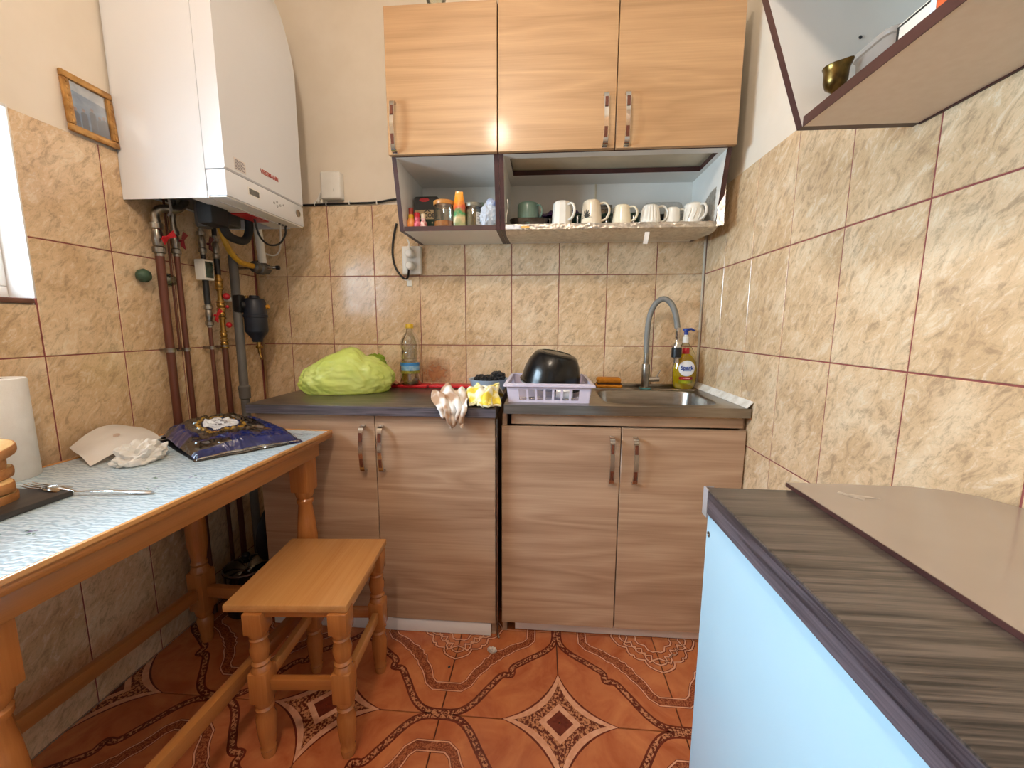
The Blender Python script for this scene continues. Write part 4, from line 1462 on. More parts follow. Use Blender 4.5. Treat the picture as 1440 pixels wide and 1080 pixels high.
for m_, z0, z1 in ((0, .084, .097), (1, .062, .084), (2, .050, .062)):
    lb.grid(lambda u, v, z0=z0, z1=z1: (ob_x + .0442 * math.cos(R(-165 + 150 * u)), ob_y + .0442 * math.sin(R(-165 + 150 * u)), zb + z0 + (z1 - z0) * v), 20, 1, m_)
lb_o = build('label', lb, [mat('bright_blue_label', '#3f8fd0', .4, c2='#2f79ba', scale=30), mat('sky_blue_label', '#a8c8dc', .4, c2='#5f9fce', scale=70), mat('sunflower_label', '#a8a040', .4, c2='#5f6a28', scale=90)], ob)
q = B()
q.grid(lambda u, v: (ob_x + .0446 * math.cos(R(-160 + 26 * u)), ob_y + .0446 * math.sin(R(-160 + 26 * u)), zb + .056 + .028 * v), 5, 1)
build('label_figure', q, [mat('brown_label_print', '#8a4a2a', .4, c2='#5e3320', scale=120)], lb_o)

q = B().grid(lambda u, v: (.592 + .075 * u, -.10 + .045 * v + .01 * math.sin(5 * u), WZ + .0125 + .030 * (1 - abs(2 * v - 1)) * (1 - u * .5) + .007 * math.sin(9 * u + 4 * v) + .004), 16, 10, thick=.004)
tag(build('paper_wrapper', q, [film('salmon_paper', '#d99a7c', '#c67f60', 14, .5, .2)], loc=(.62, -.08, WZ)), 'crumpled salmon pink wrapper between the green bag and the oil bottle', 'wrapper')

# dish with dark scouring pads
dp = thing('serving_dish', 'shallow pale blue dish beside the red board, holding dark scourers', 'dish', (1.062, -.095, WZ))
build('dish', B().lathe([(0, WZ + .001), (.060, WZ + .001), (.068, WZ + .004), (.081, WZ + .040), (.086, WZ + .045), (.0865, WZ + .047), (.079, WZ + .045), (.064, WZ + .010), (0, WZ + .008)], 36, cx=1.062, cy=-.095), [mat('pale_blue_plastic', '#cfe0f2', .3, c2='#c4d8ee', scale=12)], dp)
M_scour = mat('dark_metal_wool', '#4a4a4c', .4, .5, c2='#1b1b1d', scale=70, bump=.8, bscale=160)
for i, (x, y, z, r, lab) in enumerate(((1.030, -.10, .042, .030, 'dark grey metal scourer lowest at the left in the blue dish'), (1.066, -.108, .044, .028, 'dark grey metal scourer in the middle of the blue dish'), (1.098, -.085, .054, .032, 'dark grey metal scourer highest at the right in blue dish'))):
    q = B().ball((x, y, WZ + z), (r, r, r * .72), 4, fn=lambda d, i=i: 1 + .16 * fbm(d.x * 5 + i * 9, d.y * 5, d.z * 5) + .08 * math.sin(17 * d.x + 5 * math.sin(13 * d.y) + 11 * d.z))
    tag(build('scourer', q, [M_scour], loc=(x, y, WZ + z - r * .7)), lab, 'scourer', 'scourers in the blue dish')

# cloths
def terry(name, a, c, d, scale):
    m, nt, n, l = _new(name)
    v = _coords(nt)
    f = _noise(nt, v, scale, 2, .5, .3)
    col = _ramp(nt, f, [(0.40, d), (0.5, c), (0.58, a)])
    _out(nt, _bsdf(nt, col, .85, 0, .2, 0, _bump(nt, _noise(nt, v, 260, 2), .5, .002)).outputs[0])
    return m


M_ycl = terry('yellow_patterned_terry', '#e2c747', '#ecdf9a', '#f0ead4', 26)
M_yed = mat('white_cloth_hem', '#efe9d0', .85, c2='#e2d79e', scale=30)
yc = thing('kitchen_cloth', 'folded yellow and white patterned cloth on the corner of the left worktop', 'cloth', (1.09, -.44, WZ))


def patch(TL, TR, BR, BL, bow, seed):
    """one folded layer of the cloth: four corners, bulged and creased"""
    TL, TR, BR, BL = map(Vector, (TL, TR, BR, BL))
    nrm = ((TR - TL).cross(BL - TL)).normalized()
    if nrm.z < 0:
        nrm = -nrm

    def f(u, v):
        p = (TL * (1 - u) + TR * u) * (1 - v) + (BL * (1 - u) + BR * u) * v
        k = math.sin(math.pi * u) * math.sin(math.pi * min(1, v * 1.0))
        p = p + nrm * (bow * k ** .8 + .0045 * fbm(u * 3 + seed, v * 3, 1) + .003 * math.sin(9 * u + 5 * v + seed))
        p = p + Vector((.004 * math.sin(6 * v + seed), .004 * math.sin(7 * u + seed), 0))
        p.z = max(p.z, WZ + .0075)
        return p
    return f


Z = WZ
for k, (TL, TR, BR, BL, bow) in enumerate((
        ((1.046, -.335, Z + .008), (1.146, -.330, Z + .008), (1.142, -.405, Z + .066), (1.052, -.425, Z + .048), .010),
        ((1.055, -.432, Z + .040), (1.134, -.398, Z + .064), (1.149, -.492, Z + .010), (1.078, -.503, Z + .010), .008),
        ((1.030, -.425, Z + .040), (1.070, -.392, Z + .064), (1.118, -.497, Z + .022), (1.056, -.490, Z + .012), .012),
        ((1.092, -.430, Z + .052), (1.122, -.420, Z + .058), (1.125, -.508, Z + .012), (1.096, -.510, Z + .010), .012))):
    fnc = patch(TL, TR, BR, BL, bow, k * 2.3)
    build('fold', B().grid(fnc, 18, 16, thick=.0055), [M_ycl], yc, angle=80)
    if k:
        edge = [Vector(fnc(0, 1 - i / 12)) for i in range(13)] + [Vector(fnc(i / 12, 0)) for i in range(1, 13)] + [Vector(fnc(1, i / 12)) for i in range(1, 13)] + [Vector(fnc(1 - i / 12, 1)) for i in range(1, 12)]
        build('hem', B().tube([p + Vector((0, 0, -.001)) for p in edge], .0040, 8, closed=True), [M_yed], yc)
rg = thing('cleaning_rag', 'stained white rag hanging over the front edge of left worktop', 'rag', (1.0, -.47, WZ))
M_rag = terry('stained_white_rag', '#ebe8e4', '#e4d8cc', '#b08c70', 16)


def ragfn(u, v):
    # v 0 back on the worktop .. 1 hanging over the edge
    s = v * .190
    w = .125 - .065 * max(0, v - .55) / .45 * 1.2
    x0 = .974 + .03 * v
    x = x0 + (u - .5) * w + .006 * math.sin(9 * v)
    if s < .135:
        y, z = -.375 - s, WZ + .004 + .052 * math.sin(math.pi * min(1, s / .14)) ** 1.0 * (.45 + .55 * math.sin(math.pi * u)) * (1 - .5 * u)
    else:
        k = s - .135
        y, z = -.512 - .006 * math.sin(8 * u), WZ + .004 - k
    n_ = .011 * math.sin(15 * u + 3 * math.sin(6 * v)) + .012 * fbm(u * 5, v * 5, 1)
    if s < .13:
        return (x, y + n_ * .5, z + (max(-.0, n_ + .008)) * min(1, .15 + 4 * v))
    return (x + .004 * math.sin(20 * v), y - abs(n_) * .9 - .002, z + .010 * math.sin(9 * u + 2) * (v > .9))


build('rag', B().grid(ragfn, 34, 44, thick=.0035), [M_rag], rg, angle=80)
q = B()
for k in range(9):
    u = .08 + .1 * k
    p0 = Vector(ragfn(u, 1.0))
    q.tube([p0, p0 + Vector((.001 * (k % 3 - 1), -.001, -.004 - .0015 * (k % 3)))], .0011, 5)
build('fringe', q, [M_rag], rg)

# ------------------------------------------------------------------ dish rack with its load
M_rack = mat('lilac_plastic', '#d6cee0', .35, c2='#cdc4d8', scale=10)
dr = thing('dish_rack', 'lilac plastic dish basket with slotted sides on the steel drainboard', 'dish rack', (1.31, -.27, SZ))
zr = SZ + .0005
T0, T1, S0, S1 = 1.158, 1.462, -.452, -.125          # rim outline
b0, b1, c0, c1 = 1.178, 1.442, -.434, -.143          # foot outline
RH = .064


def wallpt(side, u, h):
    """point on the sloping wall; side 0 front 1 right 2 back 3 left; u along, h 0..1 up"""
    def L(p, q):
        return p + (q - p) * h
    x0, x1, y0, y1 = L(b0, T0 + .012), L(b1, T1 - .012), L(c0, S0 + .012), L(c1, S1 - .012)
    P = [((x0, y0), (x1, y0)), ((x1, y0), (x1, y1)), ((x1, y1), (x0, y1)), ((x0, y1), (x0, y0))][side]
    return Vector((P[0][0] + (P[1][0] - P[0][0]) * u, P[0][1] + (P[1][1] - P[0][1]) * u, zr + h * RH))


def wallbit(u0, u1, h0, h1, side):
    q = B().grid(lambda u, v: wallpt(side, u0 + (u1 - u0) * u, h0 + (h1 - h0) * v), 1, 1, thick=-.003)
    return q


q = B().box(b0, b1, c0, c1, zr, zr + .003, bev=.001)
build('base', q, [M_rack], dr)
for s in range(4):
    build('upper_band', wallbit(0, 1, .72, 1.0, s), [M_rack], dr)
    build('lower_band', wallbit(0, 1, 0, .14, s), [M_rack], dr)
    nb = 7
    e0 = .13 if s in (0, 2) else .12
    build('corner_panel', wallbit(0, e0, .14, .72, s), [M_rack], dr)
    build('corner_panel', wallbit(1 - e0, 1, .14, .72, s), [M_rack], dr)
    pit = (1 - 2 * e0) / nb
    for k in range(1, nb):
        c_ = e0 + k * pit
        build('slat', wallbit(c_ - .014, c_ + .014, .14, .72, s), [M_rack], dr)
q = B()
loop = [(T0, S0), (T1, S0), (T1, S1), (T0, S1)]
rin = [(T0 + .014, S0 + .014), (T1 - .014, S0 + .014), (T1 - .014, S1 - .014), (T0 + .014, S1 - .014)]
for i in range(4):
    j = (i + 1) % 4
    z = zr + RH
    bm = bmesh.new()
    A_ = [bm.verts.new((*p, zz)) for p, zz in ((loop[i], z - .003), (loop[j], z - .003), (rin[j], z + .001), (rin[i], z + .001))]
    C_ = [bm.verts.new((*p, zz)) for p, zz in ((loop[i], z - .009), (loop[j], z - .009), (rin[j], z - .003), (rin[i], z - .003))]
    bm.faces.new(A_)
    bm.faces.new(C_[::-1])
    for k in range(4):
        bm.faces.new((A_[k], A_[(k + 1) % 4], C_[(k + 1) % 4], C_[k]))
    bmesh.ops.recalc_face_normals(bm, faces=bm.faces)
    q.add(bm)
build('rim', q, [M_rack], dr)

# pot upside down, leaning on the plate
M_pot = mat('black_speckled_enamel', '#151517', .24, c2='#09090a', scale=220, lo=.45, hi=.62, spec=.35, coat=.15, bump=.15, bscale=240)
pot = thing('cooking_pot', 'black enamel pot turned upside down in the dish rack', 'pot', (1.318, -.275, SZ))
prof = [(0, .112), (.062, .111), (.071, .108), (.079, .100), (.093, .075), (.103, .045), (.107, .015), (.109, .003), (.113, .0), (.114, -.004), (.109, -.005), (.105, .0), (.100, .045), (.088, .078), (.073, .098), (.06, .104), (0, .105)]
MP = Matrix.Translation((1.317, -.285, SZ + .050)) @ Matrix.Rotation(R(11), 4, 'Y') @ Matrix.Rotation(R(5), 4, 'X')
build('pot', B().lathe(prof, 48, M=MP), [M_pot], pot)
q = B()
build('foot_ring', B().lathe([(.052, .1105), (.0545, .1125), (.058, .1125), (.060, .1108)], 40, M=MP), [M_pot], pot)
# plates, cup and cutlery under the pot
M_china = mat('white_china', '#e9eaee', .16, c2='#e2e3e8', scale=8, coat=.3)
MPl = Matrix.Translation((1.275, -.30, zr + .012)) @ Matrix.Rotation(R(17), 4, 'Y')
pl = build('plate', B().lathe([(0, 0), (.05, 0), (.055, .003), (.088, .014), (.089, .016), (.086, .0165), (.054, .006), (0, .004)], 40, M=Matrix.Translation((1.29, -.29, zr + .0265)) @ Matrix.Rotation(R(11), 4, 'Y') @ Matrix.Rotation(R(3), 4, 'X')), [M_china], loc=(1.275, -.30, zr))
tag(pl, 'white plate lying tilted under the black pot in the rack', 'plate')
cu = thing('cup', 'small white cup lying on its side in the dish rack', 'cup', (1.345, -.395, zr))
MCu = Matrix.Translation((1.335, -.392, zr + .026)) @ Matrix.Rotation(R(90), 4, 'Y')
build('cup', B().lathe([(0, 0), (.016, 0), (.018, .002), (.022, .05), (.0235, .056), (.0215, .056), (.0165, .004), (0, .003)], 24, M=MCu), [M_china], cu)
for i, (x, y, a, lab) in enumerate(((1.225, -.405, 12, 'steel spoon lying at the left end inside the dish rack'), (1.285, -.413, -9, 'steel spoon lying in the middle inside the dish rack'), (1.41, -.395, 33, 'steel spoon lying at the right end inside the dish rack'))):
    s_ = thing('spoon', lab, 'spoon', (x, y, zr + .003), 0, 'spoons in the dish rack')
    Ms = Matrix.Translation((x, y, zr + .008)) @ Matrix.Rotation(R(a), 4, 'Z')
    build('bowl', B().ball((-.035, 0, .002), (.022, .014, .005), 3, M=Ms), [M_chrome], s_)
    build('stem', B().tube([(-.015, 0, .002), (.02, 0, .004), (.055, 0, .005)], [.002, .0025, .004], 8, flat=.5, M=Ms), [M_chrome], s_)

# ------------------------------------------------------------------ tap, sponge, soap
fa = thing('kitchen_tap', 'steel tap with a bent grey hose spout and black ring, behind the basin', 'tap', (1.7145, -.068, SZ))
fx, fy = 1.7145, -.068
build('body', B().lathe([(0, SZ), (.0215, SZ), (.0215, SZ + .006), (.0165, SZ + .008), (.0165, SZ + .098), (.0155, SZ + .102), (.0115, SZ + .103), (.0115, SZ + .148), (0, SZ + .148)], 24, cx=fx, cy=fy), [M_nickel], fa)
build('base_ring', B().lathe([(.0205, SZ + .0005), (.025, SZ + .0005), (.0245, SZ + .004), (.0205, SZ + .0045)], 24, cx=fx, cy=fy), [mat('teal_gasket', '#4f9ba6', .4, c2='#3f8790', scale=30)], fa)
arc = smooth([(fx, fy, SZ + .14), (fx - .002, fy, SZ + .20), (fx + .003, fy - .004, SZ + .29), (fx + .022, fy - .012, SZ + .345), (fx + .052, fy - .022, SZ + .365), (fx + .080, fy - .03, SZ + .345), (fx + .098, fy - .036, SZ + .30), (fx + .106, fy - .04, SZ + .25)], 7)
build('hose_spout', B().tube(arc, .0112, 14), [mat('grey_hose', '#85847f', .5, c2='#7b7a76', scale=20)], fa)
ex, ey = fx + .107, fy - .041
build('spray_head', B().lathe([(0, SZ + .252), (.0085, SZ + .252), (.0085, SZ + .212), (.006, SZ + .208), (.006, SZ + .198), (.0155, SZ + .182), (.0165, SZ + .178), (.0165, SZ + .13), (.011, SZ + .128), (.011, SZ + .112), (0, SZ + .112)], 22, cx=ex, cy=ey), [M_chrome], fa)
build('grip_ring', B().lathe([(.0165, SZ + .133), (.0195, SZ + .135), (.0195, SZ + .172), (.0165, SZ + .174)], 24, cx=ex, cy=ey), [M_black], fa)
build('lever', B().tube([(fx + .012, fy, SZ + .038), (fx + .055, fy - .002, SZ + .040)], .0105, 14).tube([(fx + .043, fy - .002, SZ + .044), (fx + .058, fy - .004, SZ + .078)], .003, 8), [M_chrome], fa)

sp_ = thing('sponge', 'orange folded sponge cloth on the steel rim behind the rack', 'sponge', (1.563, -.075, SZ))
M_sponge = mat('orange_sponge', '#d08a1f', .8, c2='#b97415', scale=40, bump=.5, bscale=220)
build('pad', B().box(1.512, 1.618, -.100, -.045, SZ + .004, SZ + .018, bev=.006, seg=3), [M_sponge], sp_)
build('pad', B().box(1.514, 1.612, -.099, -.046, SZ + .0225, SZ + .045, bev=.009, seg=3), [M_sponge], sp_)
build('dark_side', B().box(1.515, 1.614, -.097, -.048, SZ + .0175, SZ + .023, bev=.001), [mat('brown_scouring_side', '#4f2f14', .9, c2='#3a220e', scale=90)], sp_)


def soap(name, label, x, y, w, d, h, liquid, pump):
    t_ = thing(name, label, 'bottle', (x, y, SZ))
    def sect(k):          # width factor of the flat oval body by height 0..1
        return [(0, .70), (.04, .84), (.15, .94), (.35, 1.0), (.55, 1.0), (.75, .86), (.88, .58), (.96, .30), (1.0, .26)]
    pts_ = sect(0)
    def rad(v):
        for (a, ra), (c, rc2) in zip(pts_, pts_[1:]):
            if v <= c:
                return ra + (rc2 - ra) * (v - a) / (c - a)
        return pts_[-1][1]
    Mx = Matrix.Translation((x, y, SZ + .001))
    build('bottle', B().grid(lambda u, v: (w * rad(v) * math.cos(2 * math.pi * u), d * (.45 + .55 * rad(v)) * math.sin(2 * math.pi * u), h * v), 32, 30, M=Mx), [clear('soap_bottle_plastic', '#faf8ea', .07, .05)], t_, angle=80)
    q = B().grid(lambda u, v: (.95 * w * rad(v * liquid) * math.cos(2 * math.pi * u), .93 * d * (.45 + .55 * rad(v * liquid)) * math.sin(2 * math.pi * u), .003 + h * liquid * v), 32, 16, M=Mx)
    build('liquid', q, [film('yellow_soap', '#f4de20', '#ecd014', 10, .15, .55, .12)], t_, angle=80)
    return t_, Mx


s2, M2 = soap('soap_bottle', 'half-empty clear soap bottle with a blue pump, in the sink corner', 1.880, -.035, .0475, .0145, .19, .42, True)
z = SZ + .19
px_ = 1.880
M_bluep = mat('blue_pump', '#1f3f9a', .35, c2='#183282', scale=20)
build('neck', B().lathe([(0, z), (.0125, z), (.0125, z + .022), (.008, z + .026), (.008, z + .034), (0, z + .034)], 18, cx=px_, cy=-.035), [M_whitepl], s2)
build('pump', B().lathe([(0, z + .033), (.0085, z + .033), (.0085, z + .048), (.014, z + .05), (.014, z + .058), (0, z + .06)], 18, cx=px_, cy=-.035).tube([(px_, -.035, z + .054), (px_ + .02, -.038, z + .056), (px_ + .031, -.040, z + .049)], [.006, .005, .004], 10), [M_bluep], s2)
s1, M1 = soap('soap_bottle', 'full yellow dish soap bottle with round white label, right of the tap', 1.868, -.078, .048, .024, .150, .95, False)
z = SZ + .150
build('cap', B().lathe([(0, z - .004), (.0135, z - .004), (.0145, z), (.0135, z + .018), (.012, z + .02), (0, z + .02)], 20, cx=1.868, cy=-.078), [M_red], s1)
q = B().grid(lambda u, v: (.032 * v * math.cos(2 * math.pi * u), -.0245 - .0012 + .010 * (.032 * v * math.cos(2 * math.pi * u) / .048) ** 2, .088 + .032 * v * math.sin(2 * math.pi * u)), 36, 4, M=M1)
lab = build('label', q, [mat('white_label', '#f0f2f4', .35, c2='#e8ebee', scale=20)], s1, angle=80)
M_lblue = mat('blue_lettering', '#26479c', .4, c2='#203f8e', scale=40)
text('lettering', 'Spark', .0235, M_lblue, lab, M1 @ Matrix.Translation((0, -.0266, .090)) @ FACE_CAM, bold=.0006, sx=.95)
q = B()
q.grid(lambda u, v: (-.012 + .030 * u, -.0262, .0765 + .003 * v), 1, 1, M=M1)
build('label_line', q, [mat('pale_blue_print', '#7fa0cf', .4, c2='#6f92c4', scale=200)], lab)
q = B().grid(lambda u, v: (-.027 + .054 * u, -.0256 + .008 * abs(u - .5) ** 2 * 4, .042 + .011 * v), 8, 1, M=M1)
rl = build('red_banner', q, [M_red], s1)
q = B().grid(lambda u, v: (-.014 + .028 * u, -.0262, .0455 + .004 * v), 1, 1, M=M1)
build('banner_print', q, [mat('white_banner_print', '#e8c8c4', .4, c2='#c84a4a', scale=260)], rl)
q = B().grid(lambda u, v: (-.027 + .054 * u, -.0252 + .008 * abs(u - .5) ** 2 * 4, .026 + .012 * v), 8, 1, M=M1)
build('green_band', q, [film('green_yellow_print', '#c2c42c', '#9aae28', 60, .3, .3)], s1)
# ------------------------------------------------------------------ narrow shelf: coffee, spices, jars
ZS = 1.4655
cf = thing('coffee_box', 'dark green coffee box with tan lettered band, at the left of narrow shelf', 'box', (.832, -.135, ZS))
M_cgreen = mat('dark_green_card', '#123324', .35, c2='#0f2b1e', scale=20)
M_cblack = mat('black_card', '#14181a', .35, c2='#101314', scale=20)
M_ctan = mat('tan_card', '#b09a72', .35, c2='#a48e66', scale=30)
q = B().prism([(.782, ZS), (.884, ZS), (.884, ZS + .118), (.872, ZS + .134), (.788, ZS + .134), (.782, ZS + .128)], -.160, -.108, 'y', 0, None, bev=.002)
build('carton', q, [M_cgreen], cf)
q = B().poly([(.7835, -.1604, ZS + .08), (.8825, -.1604, ZS + .08), (.8825, -.1604, ZS + .117), (.871, -.1604, ZS + .132), (.789, -.1604, ZS + .132), (.7835, -.1604, ZS + .127)])
build('dark_top_print', q, [M_cblack], cf)
bd = build('band_print', B().poly([(.7835, -.1606, ZS + .049), (.8825, -.1606, ZS + .049), (.8825, -.1606, ZS + .084), (.7835, -.1606, ZS + .084)]), [M_ctan], cf)
text('lettering', 'JACOBS', .021, M_cblack, bd, Matrix.Translation((.836, -.1609, ZS + .0625)) @ FACE_CAM, bold=.0005, sx=1.02)
q = B()
for sx in (-1, 1):
    q.poly([(.833 + sx * a, -.1609, ZS + c) for a, c in ((0, .083), (.004, .078), (.014, .0745), (.014, .077), (.005, .082), (0, .091))])
build('crown_print', q, [M_cblack], bd)
q = B()
for k in range(3):
    q.poly([(.852 + .011 * k + .0035 * math.cos(i * 1.047), -.1607, ZS + .036 + .0035 * math.sin(i * 1.047)) for i in range(6)])
build('bean_print', q, [M_ctan], cf)
q = B().poly([(.822 + .02 * math.cos(i * .6283) , -.1608, ZS + .121 + .0075 * math.sin(i * .6283)) for i in range(10)])
build('red_emblem', q, [M_red], cf)


def spice(x, y, h, r, body, cap, lab, capname):
    t_ = thing('spice_bottle', lab, 'bottle', (x, y, ZS), 0, 'small bottles before the coffee box')
    build('bottle', B().lathe([(0, ZS), (r, ZS), (r * 1.03, ZS + h * .1), (r, ZS + h * .4), (r * .6, ZS + h * .52), (r * .5, ZS + h * .6), (0, ZS + h * .6)], 20, cx=x, cy=y), [body], t_)
    for i, (m_, z0, z1, k) in enumerate(cap):
        build(capname if i == len(cap) - 1 else 'neck_band', B().lathe([(0, ZS + h * z0), (r * k, ZS + h * z0), (r * k, ZS + h * z1 - .001), (r * k * .85, ZS + h * z1), (0, ZS + h * z1)], 18, cx=x, cy=y), [m_], t_)
    return t_


M_orange = mat('orange_sauce', '#d8742e', .3, c2='#e8a05a', scale=60)
M_yel = mat('yellow_plastic', '#e0b42c', .35, c2='#d2a420', scale=20)
M_pink = mat('pink_red_print', '#b8324a', .35, c2='#d97a8c', scale=90)
M_pale = mat('pale_pink_print', '#e2c4b4', .4, c2='#b8545c', scale=110)
spice(.788, -.222, .074, .0145, M_orange, [(M_yel, .45, .68, .72), (mat('brick_red_plastic', '#a83422', .4, c2='#8f2a1a', scale=20), .66, 1.0, .62)], 'small orange bottle with yellow neck and brick red cap', 'cap')
spice(.812, -.226, .056, .0125, M_pink, [(M_pink, .5, .72, .8), (M_red, .70, 1.0, .85)], 'small pink bottle with a bright red cap', 'cap')
spice(.835, -.222, .052, .0125, M_pale, [(M_pale, .5, .7, .6), (mat('cream_plastic', '#dcc6a4', .4, c2='#cdb590', scale=20), .68, 1.0, .7)], 'small pale pink bottle with a cream cap', 'cap')


def jar(x, y, r, h, glass, fill, fillh, lid, lab, lidh=.014):
    t_ = thing('jar', lab, 'jar', (x, y, ZS))
    build('glass', B().lathe([(0, ZS + .002), (r * .85, ZS + .0005), (r, ZS + .006), (r, ZS + h * .78), (r * .93, ZS + h * .86), (r * .9, ZS + h)], 30, cx=x, cy=y), [glass], t_)
    build('contents', B().lathe([(0, ZS + .003), (r * .84, ZS + .003), (r * .95, ZS + .008), (r * .95, ZS + fillh), (r * .6, ZS + fillh + .003), (0, ZS + fillh)], 28, cx=x, cy=y), [fill], t_)
    build('lid', B().lathe([(0, ZS + h + .001), (r * .93, ZS + h + .001), (r * 1.0, ZS + h - .001), (r * 1.0, ZS + h - lidh + .002), (r * .97, ZS + h - lidh), (r * .9, ZS + h - lidh)], 30, cx=x, cy=y), [lid], t_)
    return t_


M_glass = clear('jar_glass', '#eef0e6', .13, .03)
jar(.912, -.205, .041, .098, M_glass, mat('orange_powder', '#c47a34', .8, c2='#a86026', scale=60), .024, mat('orange_lid', '#d39248', .35, c2='#b87a36', scale=40), 'big glass jar with orange lid and orange powder at its bottom')
j2 = jar(1.020, -.195, .0325, .092, M_glass, mat('dried_herbs', '#6d6448', .8, c2='#4e4832', scale=120), .066, mat('grey_lid', '#8f8775', .3, .4, c2='#6e6758', scale=40), 'glass jar of dried herbs with a grey lid and white label')
q = B().grid(lambda u, v: (1.020 + .0329 * math.cos(R(-62 + 40 * u)), -.195 + .0329 * math.sin(R(-62 + 40 * u)), ZS + .012 + .044 * v), 8, 1)
lb2 = build('label', q, [mat('jar_label', '#e2ded6', .5, c2='#d8d4ca', scale=60)], j2)
q = B()
for k in range(8):
    q.grid(lambda u, v, k=k: (1.020 + .0332 * math.cos(R(-58 + (24 + 6 * (k % 2)) * u)), -.195 + .0332 * math.sin(R(-58 + (24 + 6 * (k % 2)) * u)), ZS + .016 + .0046 * k + .0016 * v), 4, 1)
build('label_print', q, [mat('dark_label_print', '#5d5a58', .6, c2='#4c4a48', scale=90)], lb2)


def pouch(x, y, w, d, h, rz, tilt=0, seed=0.0, top=.25):
    def f(u, v):
        th_ = 1 - top * max(0, v - .55) / .45
        zz = h * v
        bulge = math.sin(math.pi * min(1, v * 1.02)) ** .45 * (1 - .75 * max(0, v - .5) / .5)
        a = 2 * math.pi * u
        r_ = 1 + .10 * fbm(math.cos(a) * 2 + seed, math.sin(a) * 2, v * 4)
        return (w * math.cos(a) * th_ * r_, d * math.sin(a) * max(.06, bulge) * r_, zz)
    return B().grid(f, 36, 24, M=Matrix.Translation((x, y, ZS + .0008)) @ Matrix.Rotation(R(rz), 4, 'Z') @ Matrix.Rotation(R(tilt), 4, 'Y'))


def packet_mat(name, stops, scale, rough=.3):
    m, nt, n, l = _new(name)
    v = _coords(nt)
    sx = n.new('ShaderNodeSeparateXYZ')
    l.new(v, sx.inputs[0])
    f = _math(nt, 'ADD', _math(nt, 'MULTIPLY', sx.outputs['Z'], scale), _math(nt, 'MULTIPLY', _noise(nt, v, 45, 2), .35))
    _out(nt, _bsdf(nt, _ramp(nt, f, stops), rough, coat=.3).outputs[0])
    return m


q = pouch(.972, -.222, .0225, .014, .128, 8, 0, 1.0, .40)
tag(build('snack_packet', q, [packet_mat('printed_packet', [(0.12, '#2e7d46'), (0.38, '#d7b886'), (0.5, '#2f8a4a'), (0.62, '#c8452c'), (0.75, '#f0951e'), (1.0, '#f3a62a')], 6.2)], loc=(.972, -.222, ZS), angle=80), 'upright orange and green printed packet between the two jars', 'packet')
q = pouch(1.030, -.120, .034, .016, .118, -6, 0, 4.0, .5)
tag(build('plastic_pouch', q, [film('pale_green_film', '#b4bfa4', '#9aa58c', 20, .25, .5, .2)], loc=(1.030, -.125, ZS), angle=80), 'pale green see-through pouch behind the jar of herbs', 'pouch')
wb = thing('flour_bag', 'crumpled white bag with a blue corner, beside the cabinet divider', 'bag', (1.085, -.20, ZS))
q = B().ball((0, 0, 0), (1, 1, 1), 5, fn=lambda d: Vector((.030 * d.x * (1 + .25 * fbm(d.x * 3, d.y * 3, d.z * 3)) + .006 * d.z, .034 * d.y * (1 + .25 * fbm(d.x * 3 + 5, d.y * 3, d.z * 3)), max(-.99, d.z) * .044 * (1 + .22 * fbm(d.x * 3, d.y * 3 + 8, d.z * 4)) + .0)), M=Matrix.Translation((1.079, -.212, ZS + .046)))
for v in q.bm.verts:
    v.co.x = min(v.co.x, 1.111)
    v.co.z = max(v.co.z, ZS + .0006)
build('bag', q, [film('white_bag_plastic', '#eceef2', '#d5dbe6', 22, .3, .3)], wb, angle=80)
q = B().ball((0, 0, 0), (1, 1, 1), 4, fn=lambda d: Vector((.020 * d.x, .022 * d.y * (1 + .3 * fbm(d.x * 4, d.y * 4, 1)), .018 * d.z * (1 + .3 * fbm(d.x * 4, 2, d.z * 4)))), M=Matrix.Translation((1.090, -.215, ZS + .085)) @ Matrix.Rotation(R(35), 4, 'Y'))
build('blue_print', q, [film('blue_bag_print', '#2f4fa0', '#e6eaf2', 30, .3, .2)], wb, angle=80)

# ------------------------------------------------------------------ foil-covered shelf: mugs and more
def foil_mat():
    m, nt, n, l = _new('crumpled_foil')
    v = _coords(nt)
    a = _noise(nt, v, 55, 5, .6, .5)
    col = _ramp(nt, a, [(0.3, '#b5aca0'), (0.7, '#e6dfd4')])
    _out(nt, _bsdf(nt, col, .30, .85, .5, 0, _bump(nt, a, .7, .004)).outputs[0])
    return m


M_foil = foil_mat()
fl = thing('foil_lining', 'crumpled aluminium foil wrapped around the shelf board under the mugs', 'foil', (1.5, -.26, 1.45))


def foilfn(u, v):
    x = 1.1475 + (1.886 - 1.1475) * u
    path = [(-.150, ZS + .0012), (-.250, ZS + .0012), (SY - .0035, ZS + .0005), (SY - .004, 1.4475), (-.225, 1.4465), (-.05, 1.4465)]
    s = v * 5
    i = min(4, int(s))
    t_ = s - i
    y = path[i][0] + (path[i + 1][0] - path[i][0]) * t_
    z = path[i][1] + (path[i + 1][1] - path[i][1]) * t_
    nz = abs(fbm(x * 22, v * 6, 3)) * .0035 + abs(fbm(x * 70, v * 9, 1)) * .0018
    if v < .38:
        return (x, y, z + nz * .6)
    if v < .62:
        return (x, y - nz * 1.3, z)
    sag = .004 * (1 + math.sin(x * 17 + 1)) * math.sin(math.pi * (v - .6) / .4)
    return (x, y, z - nz - sag)


build('foil', B().grid(foilfn, 220, 40), [M_foil], fl, angle=60)
q = B()


